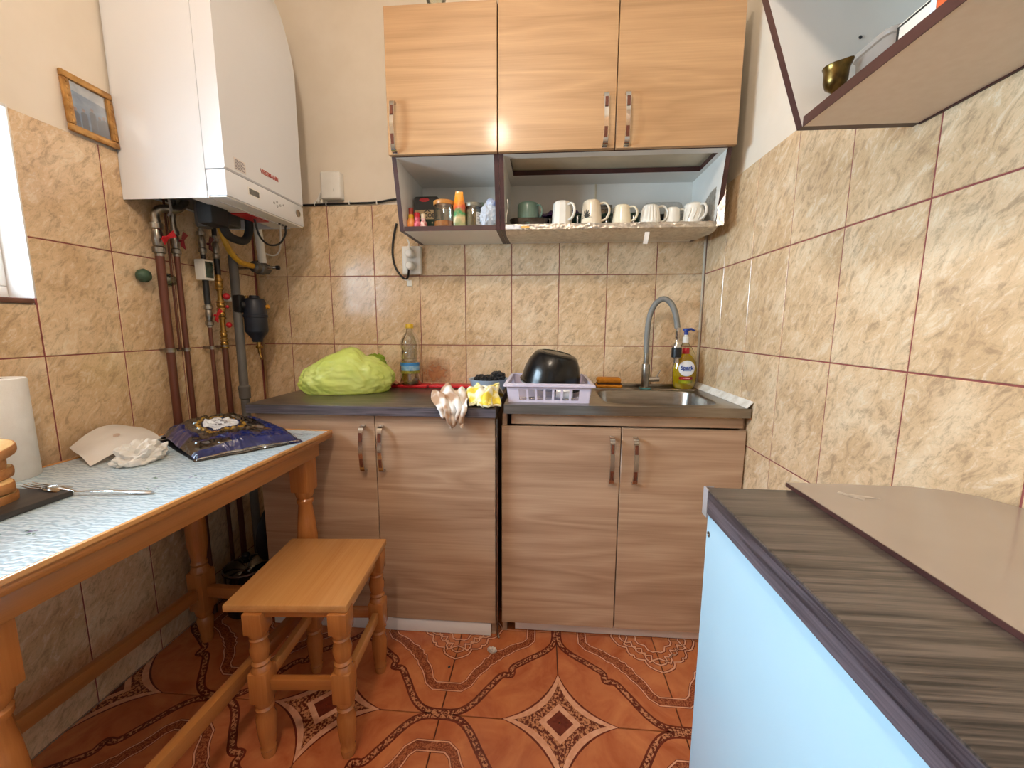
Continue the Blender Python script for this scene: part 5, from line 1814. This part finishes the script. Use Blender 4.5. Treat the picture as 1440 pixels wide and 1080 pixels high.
def flapfn(u, v):
    # quarter-round foil on the right side panel
    y = -.09 - .185 * u
    zt = ZS + .005 + (.112) * math.sqrt(max(0, 1 - ((1 - u) / 1.0) ** 2)) if u < 1 else ZS + .117
    z = ZS - .004 + (zt - ZS + .004) * v
    return (1.8765 - abs(fbm(y * 50, z * 50, 2)) * .004 + .012 * max(0, u - .82) / .18, y, z)


build('foil_flap', B().grid(flapfn, 40, 24, thick=.0008), [M_foil], fl, angle=60)
q = B().grid(lambda u, v: (1.878 + .020 * v + .002 * fbm(u * 9, v * 5, 0), -.272 - .012 * v, 1.447 + .132 * u + .004 * fbm(u * 6, 0, v)), 30, 6, thick=.001)
build('foil_edge', q, [M_foil], fl, angle=60)
tp = build('tape_strip', B().grid(lambda u, v: (1.640 + .016 * u - .006 * v, -.2650 - .004 * math.sin(3 * v), 1.432 - .040 * v), 3, 8, thick=.0006), [mat('white_tape', '#e6e2dc', .4, c2='#d9d4cc', scale=40)], fl)
tp['label'] = 'short end of white tape hanging from the foil'
build('price_sticker', B().grid(lambda u, v: (1.151 + .050 * u, -.2655, 1.449 + .013 * v), 4, 1), [mat('white_sticker_print', '#ddd9d8', .5, c2='#a9a6a8', scale=120, lo=.3, hi=.5)], fl)
build('tape_strip', B().grid(lambda u, v: (1.203 + .030 * u, -.2655, 1.451 + .008 * v), 4, 1), [mat('yellow_tape', '#d9ad5e', .5, c2='#c99a48', scale=60)], fl)

M_mugw = mat('white_glazed_china', '#e9e4d8', .18, c2='#e2dccf', scale=12, coat=.3)
M_mugc = mat('cream_glazed_china', '#e6d8c0', .2, c2='#dfcfb4', scale=12, coat=.3)
M_mugi = mat('ivory_glazed_china', '#ebe0c6', .2, c2='#e3d6ba', scale=12, coat=.3)


def mug(x, y, r0, r1, h, m, lab, ha=-20, hr=None, name='mug', ribs=0, steps=None, facets=0, hw=.0055, group='mugs upside down on the foil shelf', zb=None):
    """mug standing upside down: rim at the bottom, r0 rim radius, r1 foot radius"""
    z = (ZS + .0045) if zb is None else zb
    t_ = thing(name, lab, 'mug', (x, y, z), 0, group)
    prof = [(r0 * .92, 0), (r0, .0), (r0 * 1.0, .004)] + [(r0 + (r1 - r0) * (k / 8) ** 1.3, .004 + (h - .012) * k / 8) for k in range(1, 9)] + [(r1 * .93, h - .003), (r1 * .80, h), (r1 * .72, h), (r1 * .68, h - .003), (0, h - .003)]
    if steps:
        prof = [(r0 * a, h * c) for a, c in steps]
    nseg = facets or 40
    q = B().lathe(prof, nseg)
    if ribs:
        for v in q.bm.verts:
            a = math.atan2(v.co.y, v.co.x)
            rr = math.hypot(v.co.x, v.co.y)
            if rr > r1 * .85 and .006 < v.co.z < h - .004:
                k = 1 + .035 * math.cos(ribs * a)
                v.co.x *= k
                v.co.y *= k
    build('body', q, [m], t_, world=False, angle=30 if not facets else 15)
    hr = hr or h * .33
    c = h * .52
    rm = r0 + (r1 - r0) * .5
    pts_ = smooth([(rm - .006, 0, c + hr), (rm + hr * .5, 0, c + hr * 1.02), (rm + hr * .95, 0, c + hr * .45), (rm + hr * .98, 0, c - hr * .25), (rm + hr * .6, 0, c - hr * .85), (rm - .004, 0, c - hr * 1.05)], 5)
    build('handle', B().tube(pts_, hw, 10, flat=.75, M=Matrix.Rotation(R(ha), 4, 'Z')), [m], t_, world=False)
    return t_


mug(1.352, -.200, .0375, .033, .086, M_mugw, 'white faceted mug, first white one right of the green mug', -48, .027, facets=10)
m2 = mug(1.459, -.200, .0385, .031, .088, M_mugc, 'cream mug with a black palm leaf print', -18, .030)
q = B()
rr_ = lambda z: .0385 + (.031 - .0385) * ((z - .004) / .076) ** 1.3 + .0004
for k in range(9):
    a = R(90 - 75 + 150 * k / 8)
    ln = .030 if k in (3, 4, 5) else .024
    P0 = (R(-128), .020)
    pts_ = []
    for i in range(7):
        s = ln * i / 6
        zz = P0[1] + s * math.sin(a) + .002 - .006 * (i / 6) ** 2 * abs(math.cos(a))
        an = P0[0] + s * math.cos(a) / .035
        pts_.append((an, max(.006, zz), .0026 * math.sin(math.pi * (i + .6) / 7.2)))
    bm = bmesh.new()
    lo_ = [bm.verts.new((rr_(z_) * math.cos(a_ - w_ / .035), rr_(z_) * math.sin(a_ - w_ / .035), z_ + w_ * .5)) for a_, z_, w_ in pts_]
    hi_ = [bm.verts.new((rr_(z_) * math.cos(a_ + w_ / .035), rr_(z_) * math.sin(a_ + w_ / .035), z_ - w_ * .5)) for a_, z_, w_ in pts_]
    for i in range(6):
        bm.faces.new((lo_[i], hi_[i], hi_[i + 1], lo_[i + 1]))
    q.add(bm)
build('palm_print', q, [mat('black_leaf_print', '#2f302c', .3, c2='#242520', scale=60)], m2, world=False)
mug(1.569, -.200, .0345, .028, .070, M_mugi, 'plain cream mug, lower than the palm print mug beside it', -25, .024)
mug(1.671, -.200, .0355, .0285, .068, M_mugw, 'white ribbed mug, wide at its rim, with big round handle', -8, .027, ribs=20)
mug(1.751, -.190, .0285, .0265, .060, M_mugw, 'smallest white mug, between ribbed mug and ornate mug', -12, .021)
m6 = mug(1.824, -.195, .034, .031, .073, M_mugw, 'white ornate mug at the right end of the foil shelf', -60, .024, steps=[(.92, 0), (1.0, 0), (1.0, .05), (.93, .10), (.95, .2), (1.02, .4), (1.02, .6), (.94, .78), (.97, .83), (.97, .90), (.86, .96), (.75, 1.0), (.66, .99), (0, .97)])
q = B()
for k in range(7):
    a = R(-170 + 30 * k)
    q.tube(smooth([(.0345 * math.cos(a), .0345 * math.sin(a), .012), (.0358 * math.cos(a + .15), .0358 * math.sin(a + .15), .026), (.0355 * math.cos(a + .3), .0355 * math.sin(a + .3), .040), (.033 * math.cos(a + .32), .033 * math.sin(a + .32), .052)], 3), [.001] + [.0022] * 8 + [.001], 6)
build('relief', q, [M_mugw], m6, world=False)

bd_ = thing('glass_dish', 'brown glass oven dish under the green mug', 'dish', (1.24, -.155, ZS))
M_bglass = clear('brown_glass', '#8a5c2c', .12, .04)
q = B()


def rrect(hx, hy, n=40, ex=5):
    out = []
    for i in range(n):
        a = 2 * math.pi * i / n
        k = 1 / ((abs(math.cos(a)) ** ex + abs(math.sin(a)) ** ex) ** (1 / ex))
        out.append((hx * math.cos(a) * k, hy * math.sin(a) * k))
    return out


def tub(cx, cy, z0, levels, n=40, m=0):
    q = B()
    bm = bmesh.new()
    rings = [[bm.verts.new((cx + x, cy + y, z0 + z)) for x, y in rrect(hx, hy, n)] for hx, hy, z in levels]
    for A_, C_ in zip(rings, rings[1:]):
        for j in range(n):
            k = (j + 1) % n
            bm.faces.new((A_[j], A_[k], C_[k], C_[j]))
    bm.faces.new(rings[0][::-1])
    bm.faces.new(rings[-1])
    bmesh.ops.recalc_face_normals(bm, faces=bm.faces)
    q.add(bm, m)
    return q


build('dish', tub(1.231, -.150, ZS + .0045, [(.058, .065, 0), (.066, .073, .006), (.072, .080, .024), (.075, .083, .026), (.072, .080, .0265), (.062, .070, .009)]), [M_bglass], bd_)
M_gmug = mat('sage_green_glaze', '#5d7466', .22, c2='#516759', scale=14, coat=.3)
mug(1.226, -.185, .0405, .0385, .078, M_gmug, 'sage green mug standing in the brown glass dish', -35, .024, hw=.004, group='mugs upside down on the foil shelf', zb=ZS + .014, steps=[(.92, 0), (1, 0), (1, .5), (.99, .8), (.96, .92), (.88, .985), (.8, 1.0), (0, .995)])
pb_ = thing('glass_bowl', 'smoked brown glass bowl behind the first white mug', 'bowl', (1.345, -.095, ZS))
build('bowl', tub(1.344, -.078, ZS + .0008, [(.028, .05, 0), (.031, .056, .01), (.034, .060, .055), (.032, .058, .0555), (.027, .052, .012)]), [clear('smoked_glass', '#6b5638', .14, .04)], pb_)


def pack(u, v):
    x = 1.265 + .155 * u
    w_ = (.040 + .012 * math.sin(5 * u)) * (1 - .55 * max(0, u - .85) / .15)
    y = -.105 + (v - .5) * w_
    z = ZS + .0600 + .026 * u * (1 - .3 * u) + .020 * math.sin(math.pi * v) * (math.sin(math.pi * u) ** .5) + .006 * fbm(u * 8, v * 3, 0)
    return (x, y, z)


tag(build('sweet_wrapper', B().grid(pack, 40, 14, thick=.003), [mat('dark_purple_foil', '#2e1c40', .2, .3, c2='#4a3062', scale=40, bump=.5, bscale=90, coat=.4)], loc=(1.34, -.105, ZS + .06), angle=60), 'crumpled dark purple wrapper lying on the smoked glass bowl', 'wrapper')
M_dgreen = mat('bottle_green_glaze', '#14322b', .15, c2='#0f2721', scale=14, coat=.4)
for x, lab in ((1.418, 'dark green cup behind, between first white mug and palm mug'), (1.530, 'dark green cup behind, between the palm mug and cream mug'), (1.634, 'dark green cup behind, between the cream mug and ribbed mug')):
    mug(x, -.105, .036, .031, .068, M_dgreen, lab, 90, .02, name='cup', group='dark green cups at the back of the foil shelf', zb=ZS + .0008)
lc = thing('clear_box', 'small clear plastic box with grey top, standing behind cream mug', 'box', (1.52, -.05, ZS))
build('box', tub(1.522, -.043, ZS + .0008, [(.026, .022, 0), (.03, .026, .004), (.032, .028, .096), (.026, .024, .1)]), [clear('clear_plastic_box', '#d8d4c8', .16, .05)], lc)
build('lid', B().box(1.490, 1.554, -.072, -.014, ZS + .097, ZS + .115, bev=.003), [clear('frosted_lid', '#b5aa98', .2, .2)], lc)
dd = thing('serving_bowl', 'dark bowl under the upturned clear container at the right', 'bowl', (1.74, -.085, ZS))
build('bowl', B().lathe([(0, .001), (.03, .0), (.034, .004), (.058, .050), (.062, .058), (.059, .058), (.032, .01), (0, .008)], 32, M=Matrix.Translation((1.735, -.075, ZS + .0008))), [mat('charcoal_glaze', '#2b2a2a', .25, c2='#232222', scale=14)], dd)
cn = thing('food_container', 'ribbed clear plastic container upside down above the small white mug', 'container', (1.735, -.085, ZS + .059))
z = ZS + .0592
q = tub(1.740, -.085, z, [(.084, .055, 0), (.084, .055, .004), (.076, .048, .006), (.070, .043, .040), (.064, .038, .047), (.05, .03, .049)], 60)
for v in q.bm.verts:
    a = math.atan2(v.co.y + .085, v.co.x - 1.74)
    if z + .005 < v.co.z < z + .044:
        k = 1 + .02 * (1 if int((a + 10) * 12) % 2 else -1)
        v.co.x = 1.74 + (v.co.x - 1.74) * k
        v.co.y = -.085 + (v.co.y + .085) * k
build('tray', q, [film('crisp_clear_plastic', '#dcdcd6', '#c9c9c2', 60, .15, .5, .55)], cn, angle=20)
gl_ = thing('drinking_glass', 'narrow clear glass behind the ornate white mug', 'glass', (1.822, -.085, ZS))
build('glass', B().lathe([(0, .004), (.018, .004), (.019, 0), (.0205, .0), (.024, .09), (.0225, .09), (.018, .008)], 28, M=Matrix.Translation((1.845, -.095, ZS + .0008))), [clear('tumbler_glass', '#e6e8e6', .16)], gl_)
wv = tag(build('wire_hook', B().tube(smooth([(1.149, -.245, ZS + .010), (1.150, -.25, ZS + .035), (1.156, -.252, ZS + .062), (1.153, -.25, ZS + .09)], 5), .0018, 6), [M_whitepl], loc=(1.15, -.25, ZS)), 'thin white wire bent along the divider beside the green mug', 'wire')

# small dish peeking over the top edge of the wall cabinet
tag(build('glass_saucer', B().lathe([(0, .001), (.02, 0), (.024, .004), (.034, .060), (.032, .060), (.022, .008), (0, .006)], 28, M=Matrix.Translation((.915, -.285, UZ1 + .0005))), [M_glass], loc=(.915, -.285, UZ1)), 'clear glass on top of the narrow wall cabinet', 'glass')

# ------------------------------------------------------------------ things on the open shelf at top right
ZR = 1.4752
go = thing('brass_goblet', 'small tarnished brass cup with a lip on a thin stem', 'goblet', (1.774, -.996, ZR))
M_abrass = mat('tarnished_brass', '#7d6636', .28, .95, c2='#453720', scale=38, lo=.3, hi=.7)
gp_ = [(0, 0), (.018, 0), (.018, .003), (.007, .006), (.005, .012), (.0075, .016), (.005, .020), (.010, .024), (.022, .032), (.027, .044), (.0275, .060), (.029, .068), (.0315, .072), (.030, .072), (.0265, .062), (.0255, .046), (.02, .036), (0, .032)]
q = B().lathe([(r * .64, z * .80) for r, z in gp_[6:]], 36, M=Matrix.Translation((1.774, -.996, ZR)))
for v in q.bm.verts:
    a = math.atan2(v.co.y + .996, v.co.x - 1.774)
    if v.co.z > ZR + .046:
        k = math.exp(-((a + 1.2) / .45) ** 2) * (v.co.z - ZR - .046) / .012
        v.co.x += .006 * k * math.cos(-1.2)
        v.co.y += .007 * k * math.sin(-1.2)
        v.co.z += .002 * k
build('bowl', q, [M_abrass], go, angle=60)
build('stem', B().lathe([(r * .64, z * .80) for r, z in gp_[:7]] + [(0, .0165)], 30, M=Matrix.Translation((1.774, -.996, ZR))), [M_abrass], go, angle=60)
tb_ = thing('plastic_tub', 'frosted clear plastic tub next to the brass cup', 'tub', (1.835, -1.03, ZR))
M_frost = film('frosted_plastic', '#cfc6be', '#c3bab2', 12, .25, .4, .4)
build('tub', tub(1.838, -1.028, ZR + .0005, [(.032, .036, 0), (.034, .038, .004), (.037, .041, .062), (.030, .035, .063)]), [M_frost], tb_)
build('lid', tub(1.838, -1.028, ZR + .0637, [(.040, .044, 0), (.041, .045, .002), (.041, .045, .007), (.038, .042, .009)]), [M_frost], tb_)
q = B().ball((0, 0, 0), (1, 1, 1), 4, fn=lambda d: Vector((.022 * d.x * (1 + .2 * fbm(d.x * 4, d.y * 4, d.z * 4)), .042 * d.y, max(-.6, d.z) * .070 * (1 - .55 * max(0, d.y)) * (1 - .3 * abs(d.x)))), M=Matrix.Translation((1.908, -1.055, ZR + .0425)))
tag(build('wrapped_packet', q, [mat('dark_maroon_foil', '#3a1216', .25, c2='#24100f', scale=40, bump=.3, coat=.4)], loc=(1.908, -1.055, ZR), angle=50), 'dark maroon packet standing behind the white box on the open shelf', 'packet')
wb_ = thing('white_box', 'white box with a dark outlined face on the open shelf', 'box', (1.84, -1.125, ZR))
build('carton', B().box(1.800, 1.875, -1.170, -1.080, ZR + .0005, ZR + .062, bev=.003), [mat('white_card', '#e4ddd0', .5, c2='#dcd4c6', scale=10)], wb_)
q = B()
for a, c, d, e in ((-1.168, -1.082, .056, .0585), (-1.168, -1.082, .003, .006), (-1.168, -1.165, .006, .056), (-1.0855, -1.082, .006, .056)):
    q.box(1.7993, 1.8005, a, c, ZR + d, ZR + e)
build('outline_print', q, [M_cblack], wb_)
oc2 = thing('juice_carton', 'orange and white carton, farthest right on the open shelf', 'carton', (1.80, -1.21, ZR))
build('carton', B().box(1.766, 1.83, -1.245, -1.184, ZR + .0005, ZR + .19, bev=.003), [mat('orange_card', '#d8683a', .45, c2='#c9592c', scale=14)], oc2)
build('white_side', B().box(1.767, 1.829, -1.184, -1.176, ZR + .002, ZR + .188), [mat('pale_blue_card', '#d3e0e6', .45, c2='#c6d6de', scale=14)], oc2)

# ------------------------------------------------------------------ things on the table
TT = TZ + .0012
M_paper = mat('kitchen_paper', '#ece8e2', .9, c2='#e4dfd8', scale=20, bump=.25, bscale=160)
pr = thing('paper_towel_roll', 'tall white paper towel roll standing by the wall on the table', 'paper roll', (.063, -.980, TT))
build('paper', B().lathe([(.021, .0), (.054, .0), (.0555, .002), (.0555, .228), (.054, .230), (.021, .230)], 48, M=Matrix.Translation((.0625, -.982, TT))), [M_paper], pr)
build('core', B().lathe([(.019, 0), (.021, 0), (.021, .229), (.019, .229), (.019, 0)], 32, M=Matrix.Translation((.0625, -.982, TT))), [mat('brown_card_tube', '#a98a66', .8, c2='#97795a', scale=30)], pr)
bd2 = tag(build('serving_board', B().box(.085, .326, -1.42, -1.055, TT + .0003, TT + .0125, bev=.003), [wood('black_board', '#3f3935', '#1e1b19', 'y', .5, rings=5)], loc=(.2, -1.2, TT)), 'black board lying on the table under the bread and fork', 'board')
M_bread = mat('bread_crumb', '#e4c692', .9, c2='#d5ad72', scale=30, bump=.7, bscale=120)
M_crust = mat('bread_crust', '#c48a52', .8, c2='#a56a38', scale=24, bump=.3)


def slice_(x, y, z, rz, tx, ty, s, lab, th_=.0185):
    t_ = thing('bread_slice', lab, 'bread', (x, y, z), 0, 'slices of bread stacked on the black board')
    outl = []
    for k in range(40):
        a = 2 * math.pi * k / 40
        ex = 3.2
        kk = 1 / ((abs(math.cos(a)) ** ex + abs(math.sin(a)) ** ex) ** (1 / ex))
        rr = s * kk * (1 + .05 * fbm(math.cos(a) * 1.5 + z * 40, math.sin(a) * 1.5, 1))
        outl.append((1.06 * rr * math.cos(a), .92 * rr * math.sin(a) * (1 + .07 * math.cos(2 * a))))
    Ms = Matrix.Rotation(R(rz), 4, 'Z') @ Matrix.Rotation(R(tx), 4, 'X') @ Matrix.Rotation(R(ty), 4, 'Y')
    q = B().prism([(a * .955, c * .955) for a, c in outl], -th_ / 2 - .0003, th_ / 2 + .0003, 'z', M=Ms)
    build('crumb', q, [M_bread], t_, world=False)
    q = B()
    bm = bmesh.new()
    prof = [(.95, -.47), (.985, -.5), (1.0, -.3), (1.005, 0), (1.0, .3), (.985, .5), (.95, .47)]
    rings = [[bm.verts.new((a * f, c * f, h * th_)) for a, c in outl] for f, h in prof]
    for A_, C_ in zip(rings, rings[1:]):
        for j in range(40):
            k = (j + 1) % 40
            bm.faces.new((A_[j], A_[k], C_[k], C_[j]))
    bmesh.ops.recalc_face_normals(bm, faces=bm.faces)
    q.add(bm, M=Ms)
    build('crust', q, [M_crust], t_, world=False)
    return t_


zb = TT + .0127
for i, (dx, dy, dz, rz, tx, ty, s, lab) in enumerate((
        (.222, -1.150, .0150, 12, 0, 6, .060, 'lowest bread slice, lying directly on the black board'),
        (.219, -1.145, .0365, -10, 0, 5, .060, 'second bread slice from the bottom of the stack'),
        (.205, -1.140, .0560, 25, 0, 2, .058, 'middle bread slice of the stack'),
        (.200, -1.135, .0765, -6, -2, 3, .056, 'bread slice directly under the topmost one'),
        (.210, -1.138, .1045, 8, 9, 11, .061, 'topmost bread slice, its yellowish crumb facing up'))):
    slice_(dx, dy, zb + dz - .003, rz, tx, ty, s, lab)
fk = thing('fork', 'steel fork lying on the oilcloth, its tines on the black board', 'fork', (.33, -1.05, TT))
P0 = Vector((.232, -1.052, TT + .018))
fx_ = [(.330, -1.056, TT + .010), (.345, -1.0555, TT + .010), (.40, -1.048, TT + .010), (.44, -1.040, TT + .006), (.478, -1.033, TT + .0035)]
build('stem', B().tube(smooth([(.300, -1.057, TT + .0165)] + fx_, 5), [.0065, .005, .004, .0032, .0028] + [.0028] * 5 + [.003] * 5 + [.0045] * 5 + [.0068] * 5 + [.006], 10, flat=.38), [M_chrome], fk)
q = B().grid(lambda u, v: (.262 + .048 * u, -1.057 + (v - .5) * .030 * math.sin(math.pi * min(1, .36 + .60 * (1 - u))) ** .6, TT + .0145 + .004 * (1 - u) - .003 * math.sin(math.pi * v)), 12, 10, thick=.0016)
build('fork_head', q, [M_chrome], fk)
for k in range(4):
    y = -1.057 + (k - 1.5) * .0068
    build('tine', B().tube([(.266, y, TT + .0170), (.240, y, TT + .0185), (.222, y, TT + .0225)], [.0018, .0016, .0009], 8), [M_chrome], fk)


def paperfn(u, v):
    A_, Bq, C_, D_ = Vector((.175, -.900, TT + .004)), Vector((.172, -.705, TT + .022)), Vector((.032, -.655, TT + .040)), Vector((.040, -.835, TT + .028))
    p = A_ * (1 - u) * (1 - v) + Bq * u * (1 - v) + C_ * u * v + D_ * (1 - u) * v
    p.z += .030 * math.sin(math.pi * u) * (.35 + .65 * v) + .010 * math.sin(math.pi * v) - .012 * (1 - u) * v * math.sin(math.pi * v)
    p.z += .0012 * fbm(u * 3, v * 3, 2)
    return p


gp = build('greaseproof_paper', B().grid(paperfn, 30, 26, thick=.0007), [film('greasy_paper', '#efe9e2', '#e4ddd5', 7, .6, .2)], loc=(.12, -.75, TT), angle=80)
tag(gp, 'sheet of greasy white paper arched over the table by the wall', 'paper')
q = B().poly([Vector(paperfn(.50 + .050 * math.cos(k * .35) * (1 + .15 * math.sin(3 * k)), .42 + .060 * math.sin(k * .35))) + Vector((0, 0, .0016)) for k in range(18)])
build('grease_spot', q, [mat('brown_grease_stain', '#bda494', .6, c2='#cdb9ab', scale=90)], gp)
q = B().ball((0, 0, 0), (1, 1, 1), 5, fn=lambda d: Vector((.034 * d.x, .052 * d.y, (max(-.45, d.z) + .45) * .031)) * (1 + .38 * fbm(d.x * 2.2 + 4, d.y * 2.2, d.z * 2.2, 3) + .12 * abs(math.sin(7 * d.x + 5 * d.y))), M=Matrix.Translation((.258, -.848, TT + .001)) @ Matrix.Rotation(R(-8), 4, 'Z'))
for v in q.bm.verts:
    v.co.z = max(v.co.z, TT + .0005)
tag(build('crumpled_tissue', q, [film('white_tissue', '#f8f4ee', '#efeae2', 14, .8, .25)], loc=(.258, -.848, TT), angle=28), 'crumpled white tissue in front of the greasy paper', 'tissue')

# blue bread bag: loose clear plastic with blue printed sides and a round label
pg = thing('bread_bag', 'loose clear and dark blue plastic bag with a round label, on the table', 'bag', (.33, -.62, TT))
CA, CB, CC, CD = Vector((.115, -.66, 0)), Vector((.398, -.842, 0)), Vector((.566, -.640, 0)), Vector((.255, -.475, 0))


def bagtop(u, v):
    """u from the near-left end to the right end, v from the front edge to the wall side"""
    p = (CB * (1 - u) + CC * u) * (1 - v) + (CA * (1 - u) + CD * u) * v
    pv = (min(1, v / .10) * .42 if v < .10 else .42 + .58 * (v - .10) / .62 if v < .72 else max(0, 1 - ((v - .72) / .28) ** 2.2))
    hump = (math.sin(math.pi * min(1, max(0, u * .96 + .03))) ** .5) * pv
    front = math.exp(-((v - .16) / .16) ** 2)
    z = TT + .0015 + .066 * max(0, hump) + .006 * front * math.sin(math.pi * u)
    z += hump * (.011 * fbm(u * 5, v * 5, 3) + .008 * abs(math.sin(12 * v + 7 * u + 3 * fbm(u * 4, v * 4, 0))) + .004 * abs(fbm(u * 13, v * 13, 5)))
    z += .018 * math.exp(-((u - .93) / .07) ** 2) * math.sin(math.pi * v) + .010 * math.exp(-((u - .10) / .06) ** 2) * math.sin(math.pi * v)
    p = p + Vector((.006 * fbm(u * 6, v * 6, 7), .006 * fbm(u * 6, v * 6, 9), 0))
    return Vector((p.x, p.y, max(TT + .0012, z)))


LC = (.47, .52)


def bagmf(u, v):
    # distances measured in metres on the sheet
    dx, dy = (u - LC[0]) * .27, (v - LC[1]) * .34
    r = math.hypot(dx, dy)
    if r < .046:
        return 2
    if r < .052:
        return 4
    if r < .064:
        return 3
    wob = .03 * math.sin(7 * u) + .02 * math.sin(17 * u)
    if .03 < v < .25 + wob and not (u < .36 and .09 < v < .09 + .5 * (.36 - u) + .06):
        return 1
    if u > .86 or (u < .17 and v < .75 and v > .35) or (u < .30 and v > .80):
        return 1
    return 0


bagm = [clear('clear_bag_plastic', '#b9b2ae', .20, .10, .8), mat('navy_bag_print', '#16215c', .18, c2='#101a4a', scale=18, coat=.5, bump=.25, bscale=50),
        mat('white_bag_label', '#dcdcde', .25, c2='#c8c8cc', scale=40, coat=.3), mat('gold_bag_ring', '#a98237', .25, .3, c2='#5d4520', scale=110, lo=.46, hi=.54), mat('navy_ring_line', '#1a2348', .25, c2='#141b38', scale=40)]
pbm = build('bag_film', B().grid(bagtop, 150, 110, mf=bagmf), bagm, pg, angle=70)
build('bag_underside', B().grid(lambda u, v: (lambda p: (p.x, p.y, TT + .0006))(bagtop(u, v)), 20, 16), [bagm[0]], pg)
q = B()


def onbag(dx, dy, up=.0012):
    p = bagtop(LC[0] + dx / .27, LC[1] + dy / .34)
    return p + Vector((0, 0, up))


for k, (a, w) in enumerate(((-.016, .030), (-.006, .044), (.004, .040), (.013, .026))):
    n_ = 8
    bm = bmesh.new()
    lo_ = [bm.verts.new(onbag(-w / 2 + w * i / n_, a - .0022)) for i in range(n_ + 1)]
    hi_ = [bm.verts.new(onbag(-w / 2 + w * i / n_, a + .0022)) for i in range(n_ + 1)]
    for i in range(n_):
        if (i + k) % 3 != 2:
            bm.faces.new((lo_[i], lo_[i + 1], hi_[i + 1], hi_[i]))
    q.add(bm)
build('label_print', q, [mat('grey_label_print', '#77757c', .4, c2='#5f5d66', scale=60)], pbm)
q = B().tube([bagtop(.03 + .94 * k / 40, .012) + Vector((0, 0, .002)) for k in range(41)], .0024, 6)
q.tube([bagtop(.965, .06 + .88 * k / 30) + Vector((.002, 0, .001)) for k in range(31)], .0024, 6)
build('film_fold', q, [clear('bright_film_edge', '#d5d6de', .35, .12)], pg)

# ------------------------------------------------------------------ under the table and on the floor
sp2 = thing('stock_pot', 'dark pot with a glass lid on the floor under the table corner', 'pot', (.125, -.395, 0))
px2, py2 = .150, -.400
build('pot', B().lathe([(0, .001), (.070, .001), (.076, .006), (.078, .168), (.081, .172), (.078, .174), (.074, .168), (.072, .01), (0, .008)], 36, cx=px2, cy=py2), [mat('dark_enamel', '#1d1c1c', .2, c2='#151414', scale=30, coat=.4)], sp2)
for s in (-1, 1):
    build('handle', B().tube(smooth([(px2 - .022, py2 + s * .078, .14), (px2 - .018, py2 + s * .096, .142), (px2 + .018, py2 + s * .096, .142), (px2 + .022, py2 + s * .078, .14)], 4), .005, 8), [M_black], sp2)
ld = build('lid', B().lathe([(.0, .205), (.03, .202), (.06, .190), (.076, .177), (.074, .175), (0, .199)], 36, cx=px2, cy=py2), [clear('lid_glass', '#4a4038', .14)], sp2)
build('lid_rim', B().lathe([(.075, .174), (.080, .175), (.080, .181), (.075, .180)], 36, cx=px2, cy=py2), [M_steel], ld)
build('lid_knob', B().lathe([(0, .228), (.012, .228), (.015, .222), (.010, .212), (.008, .203), (0, .203)], 18, cx=px2, cy=py2), [M_black], ld)
q = B()
MPan = Matrix.Translation((.264, -.305, .305)) @ Matrix.Rotation(R(-84), 4, 'Y') @ Matrix.Rotation(R(0), 4, 'X')
pn = thing('frying_pan', 'black round pan held upright against the base cabinet side under the table', 'pan', (.264, -.305, .16))
build('pan', B().lathe([(0, 0), (.115, 0), (.122, .004), (.140, .030), (.142, .032), (.138, .032), (.118, .006), (0, .004)], 44, M=MPan), [mat('black_cast_iron', '#101011', .5, c2='#0b0b0c', scale=40)], pn)
build('pan_handle', B().tube([MPan @ Vector((.135, 0, .022)), MPan @ Vector((.20, 0, .034)), MPan @ Vector((.30, 0, .034))], [.007, .008, .010], 10, flat=.6), [M_black], pn)
build('hook', B().tube([MPan @ Vector((.288, 0, .030)), (.3005, -.305, .595)], .003, 8), [M_nickel], pn)
q = B().ball((0, 0, 0), (1, 1, 1), 4, fn=lambda d: Vector((.075 * d.x, .10 * d.y, (max(-.7, d.z) + .7) * .072)) * (1 + .16 * fbm(d.x * 2, d.y * 2, d.z * 2)), M=Matrix.Translation((.195, -.215, .001)))
tag(build('rubbish_bag', q, [mat('black_bin_bag', '#121214', .3, c2='#0c0c0d', scale=20, bump=.6, bscale=40)], loc=(.195, -.215, 0), angle=50), 'slumped black plastic bag on the floor behind the pot', 'bag')
tag(build('cable', B().tube(smooth([(.235, -.08, .79), (.238, -.08, .70), (.232, -.085, .60), (.236, -.08, .52), (.234, -.085, .40), (.22, -.09, .12)], 6), .0045, 8), [M_black], loc=(.235, -.14, .5)), 'black cable hanging down behind the table beside the cabinet', 'cable')
q = B().ball((0, 0, 0), (1, 1, 1), 3, fn=lambda d: Vector((.016 * d.x, .010 * d.y, (max(-.6, d.z) + .6) * .010)) * (1 + .3 * fbm(d.x * 3, d.y * 3, d.z * 3)), M=Matrix.Translation((1.13, -.545, .0012)))
tag(build('paper_crumb', q, [mat('white_scrap', '#d6cbc2', .8, c2='#b3a49a', scale=60)], loc=(1.13, -.545, 0), angle=60), 'small whitish scrap on the floor before the gap of the cabinets', 'scrap')
q = B().ball((.998, -.620, .0022), (.004, .006, .0016), 2)
tag(build('dark_crumb', q, [M_black], loc=(.998, -.62, 0)), 'tiny dark crumb on the floor tile near the joint', 'crumb')

# ceiling lamp (the light itself is set at the top of the script)
cl = thing('pendant_lamp', 'bare bulb on a short cord under the ceiling', 'lamp', (0.98, -1.72, ZC))
build('cord', B().tube([(0.98, -1.72, 2.47), (0.98, -1.72, ZC)], .004, 8).lathe([(0, ZC - .03), (.045, ZC - .025), (.05, ZC), (0, ZC)], 20, cx=0.98, cy=-1.72), [M_whitepl], cl)
build('socket', B().lathe([(0, 2.43), (.018, 2.43), (.02, 2.44), (.018, 2.48), (.008, 2.49), (0, 2.49)], 20, cx=0.98, cy=-1.72), [M_whitepl], cl)
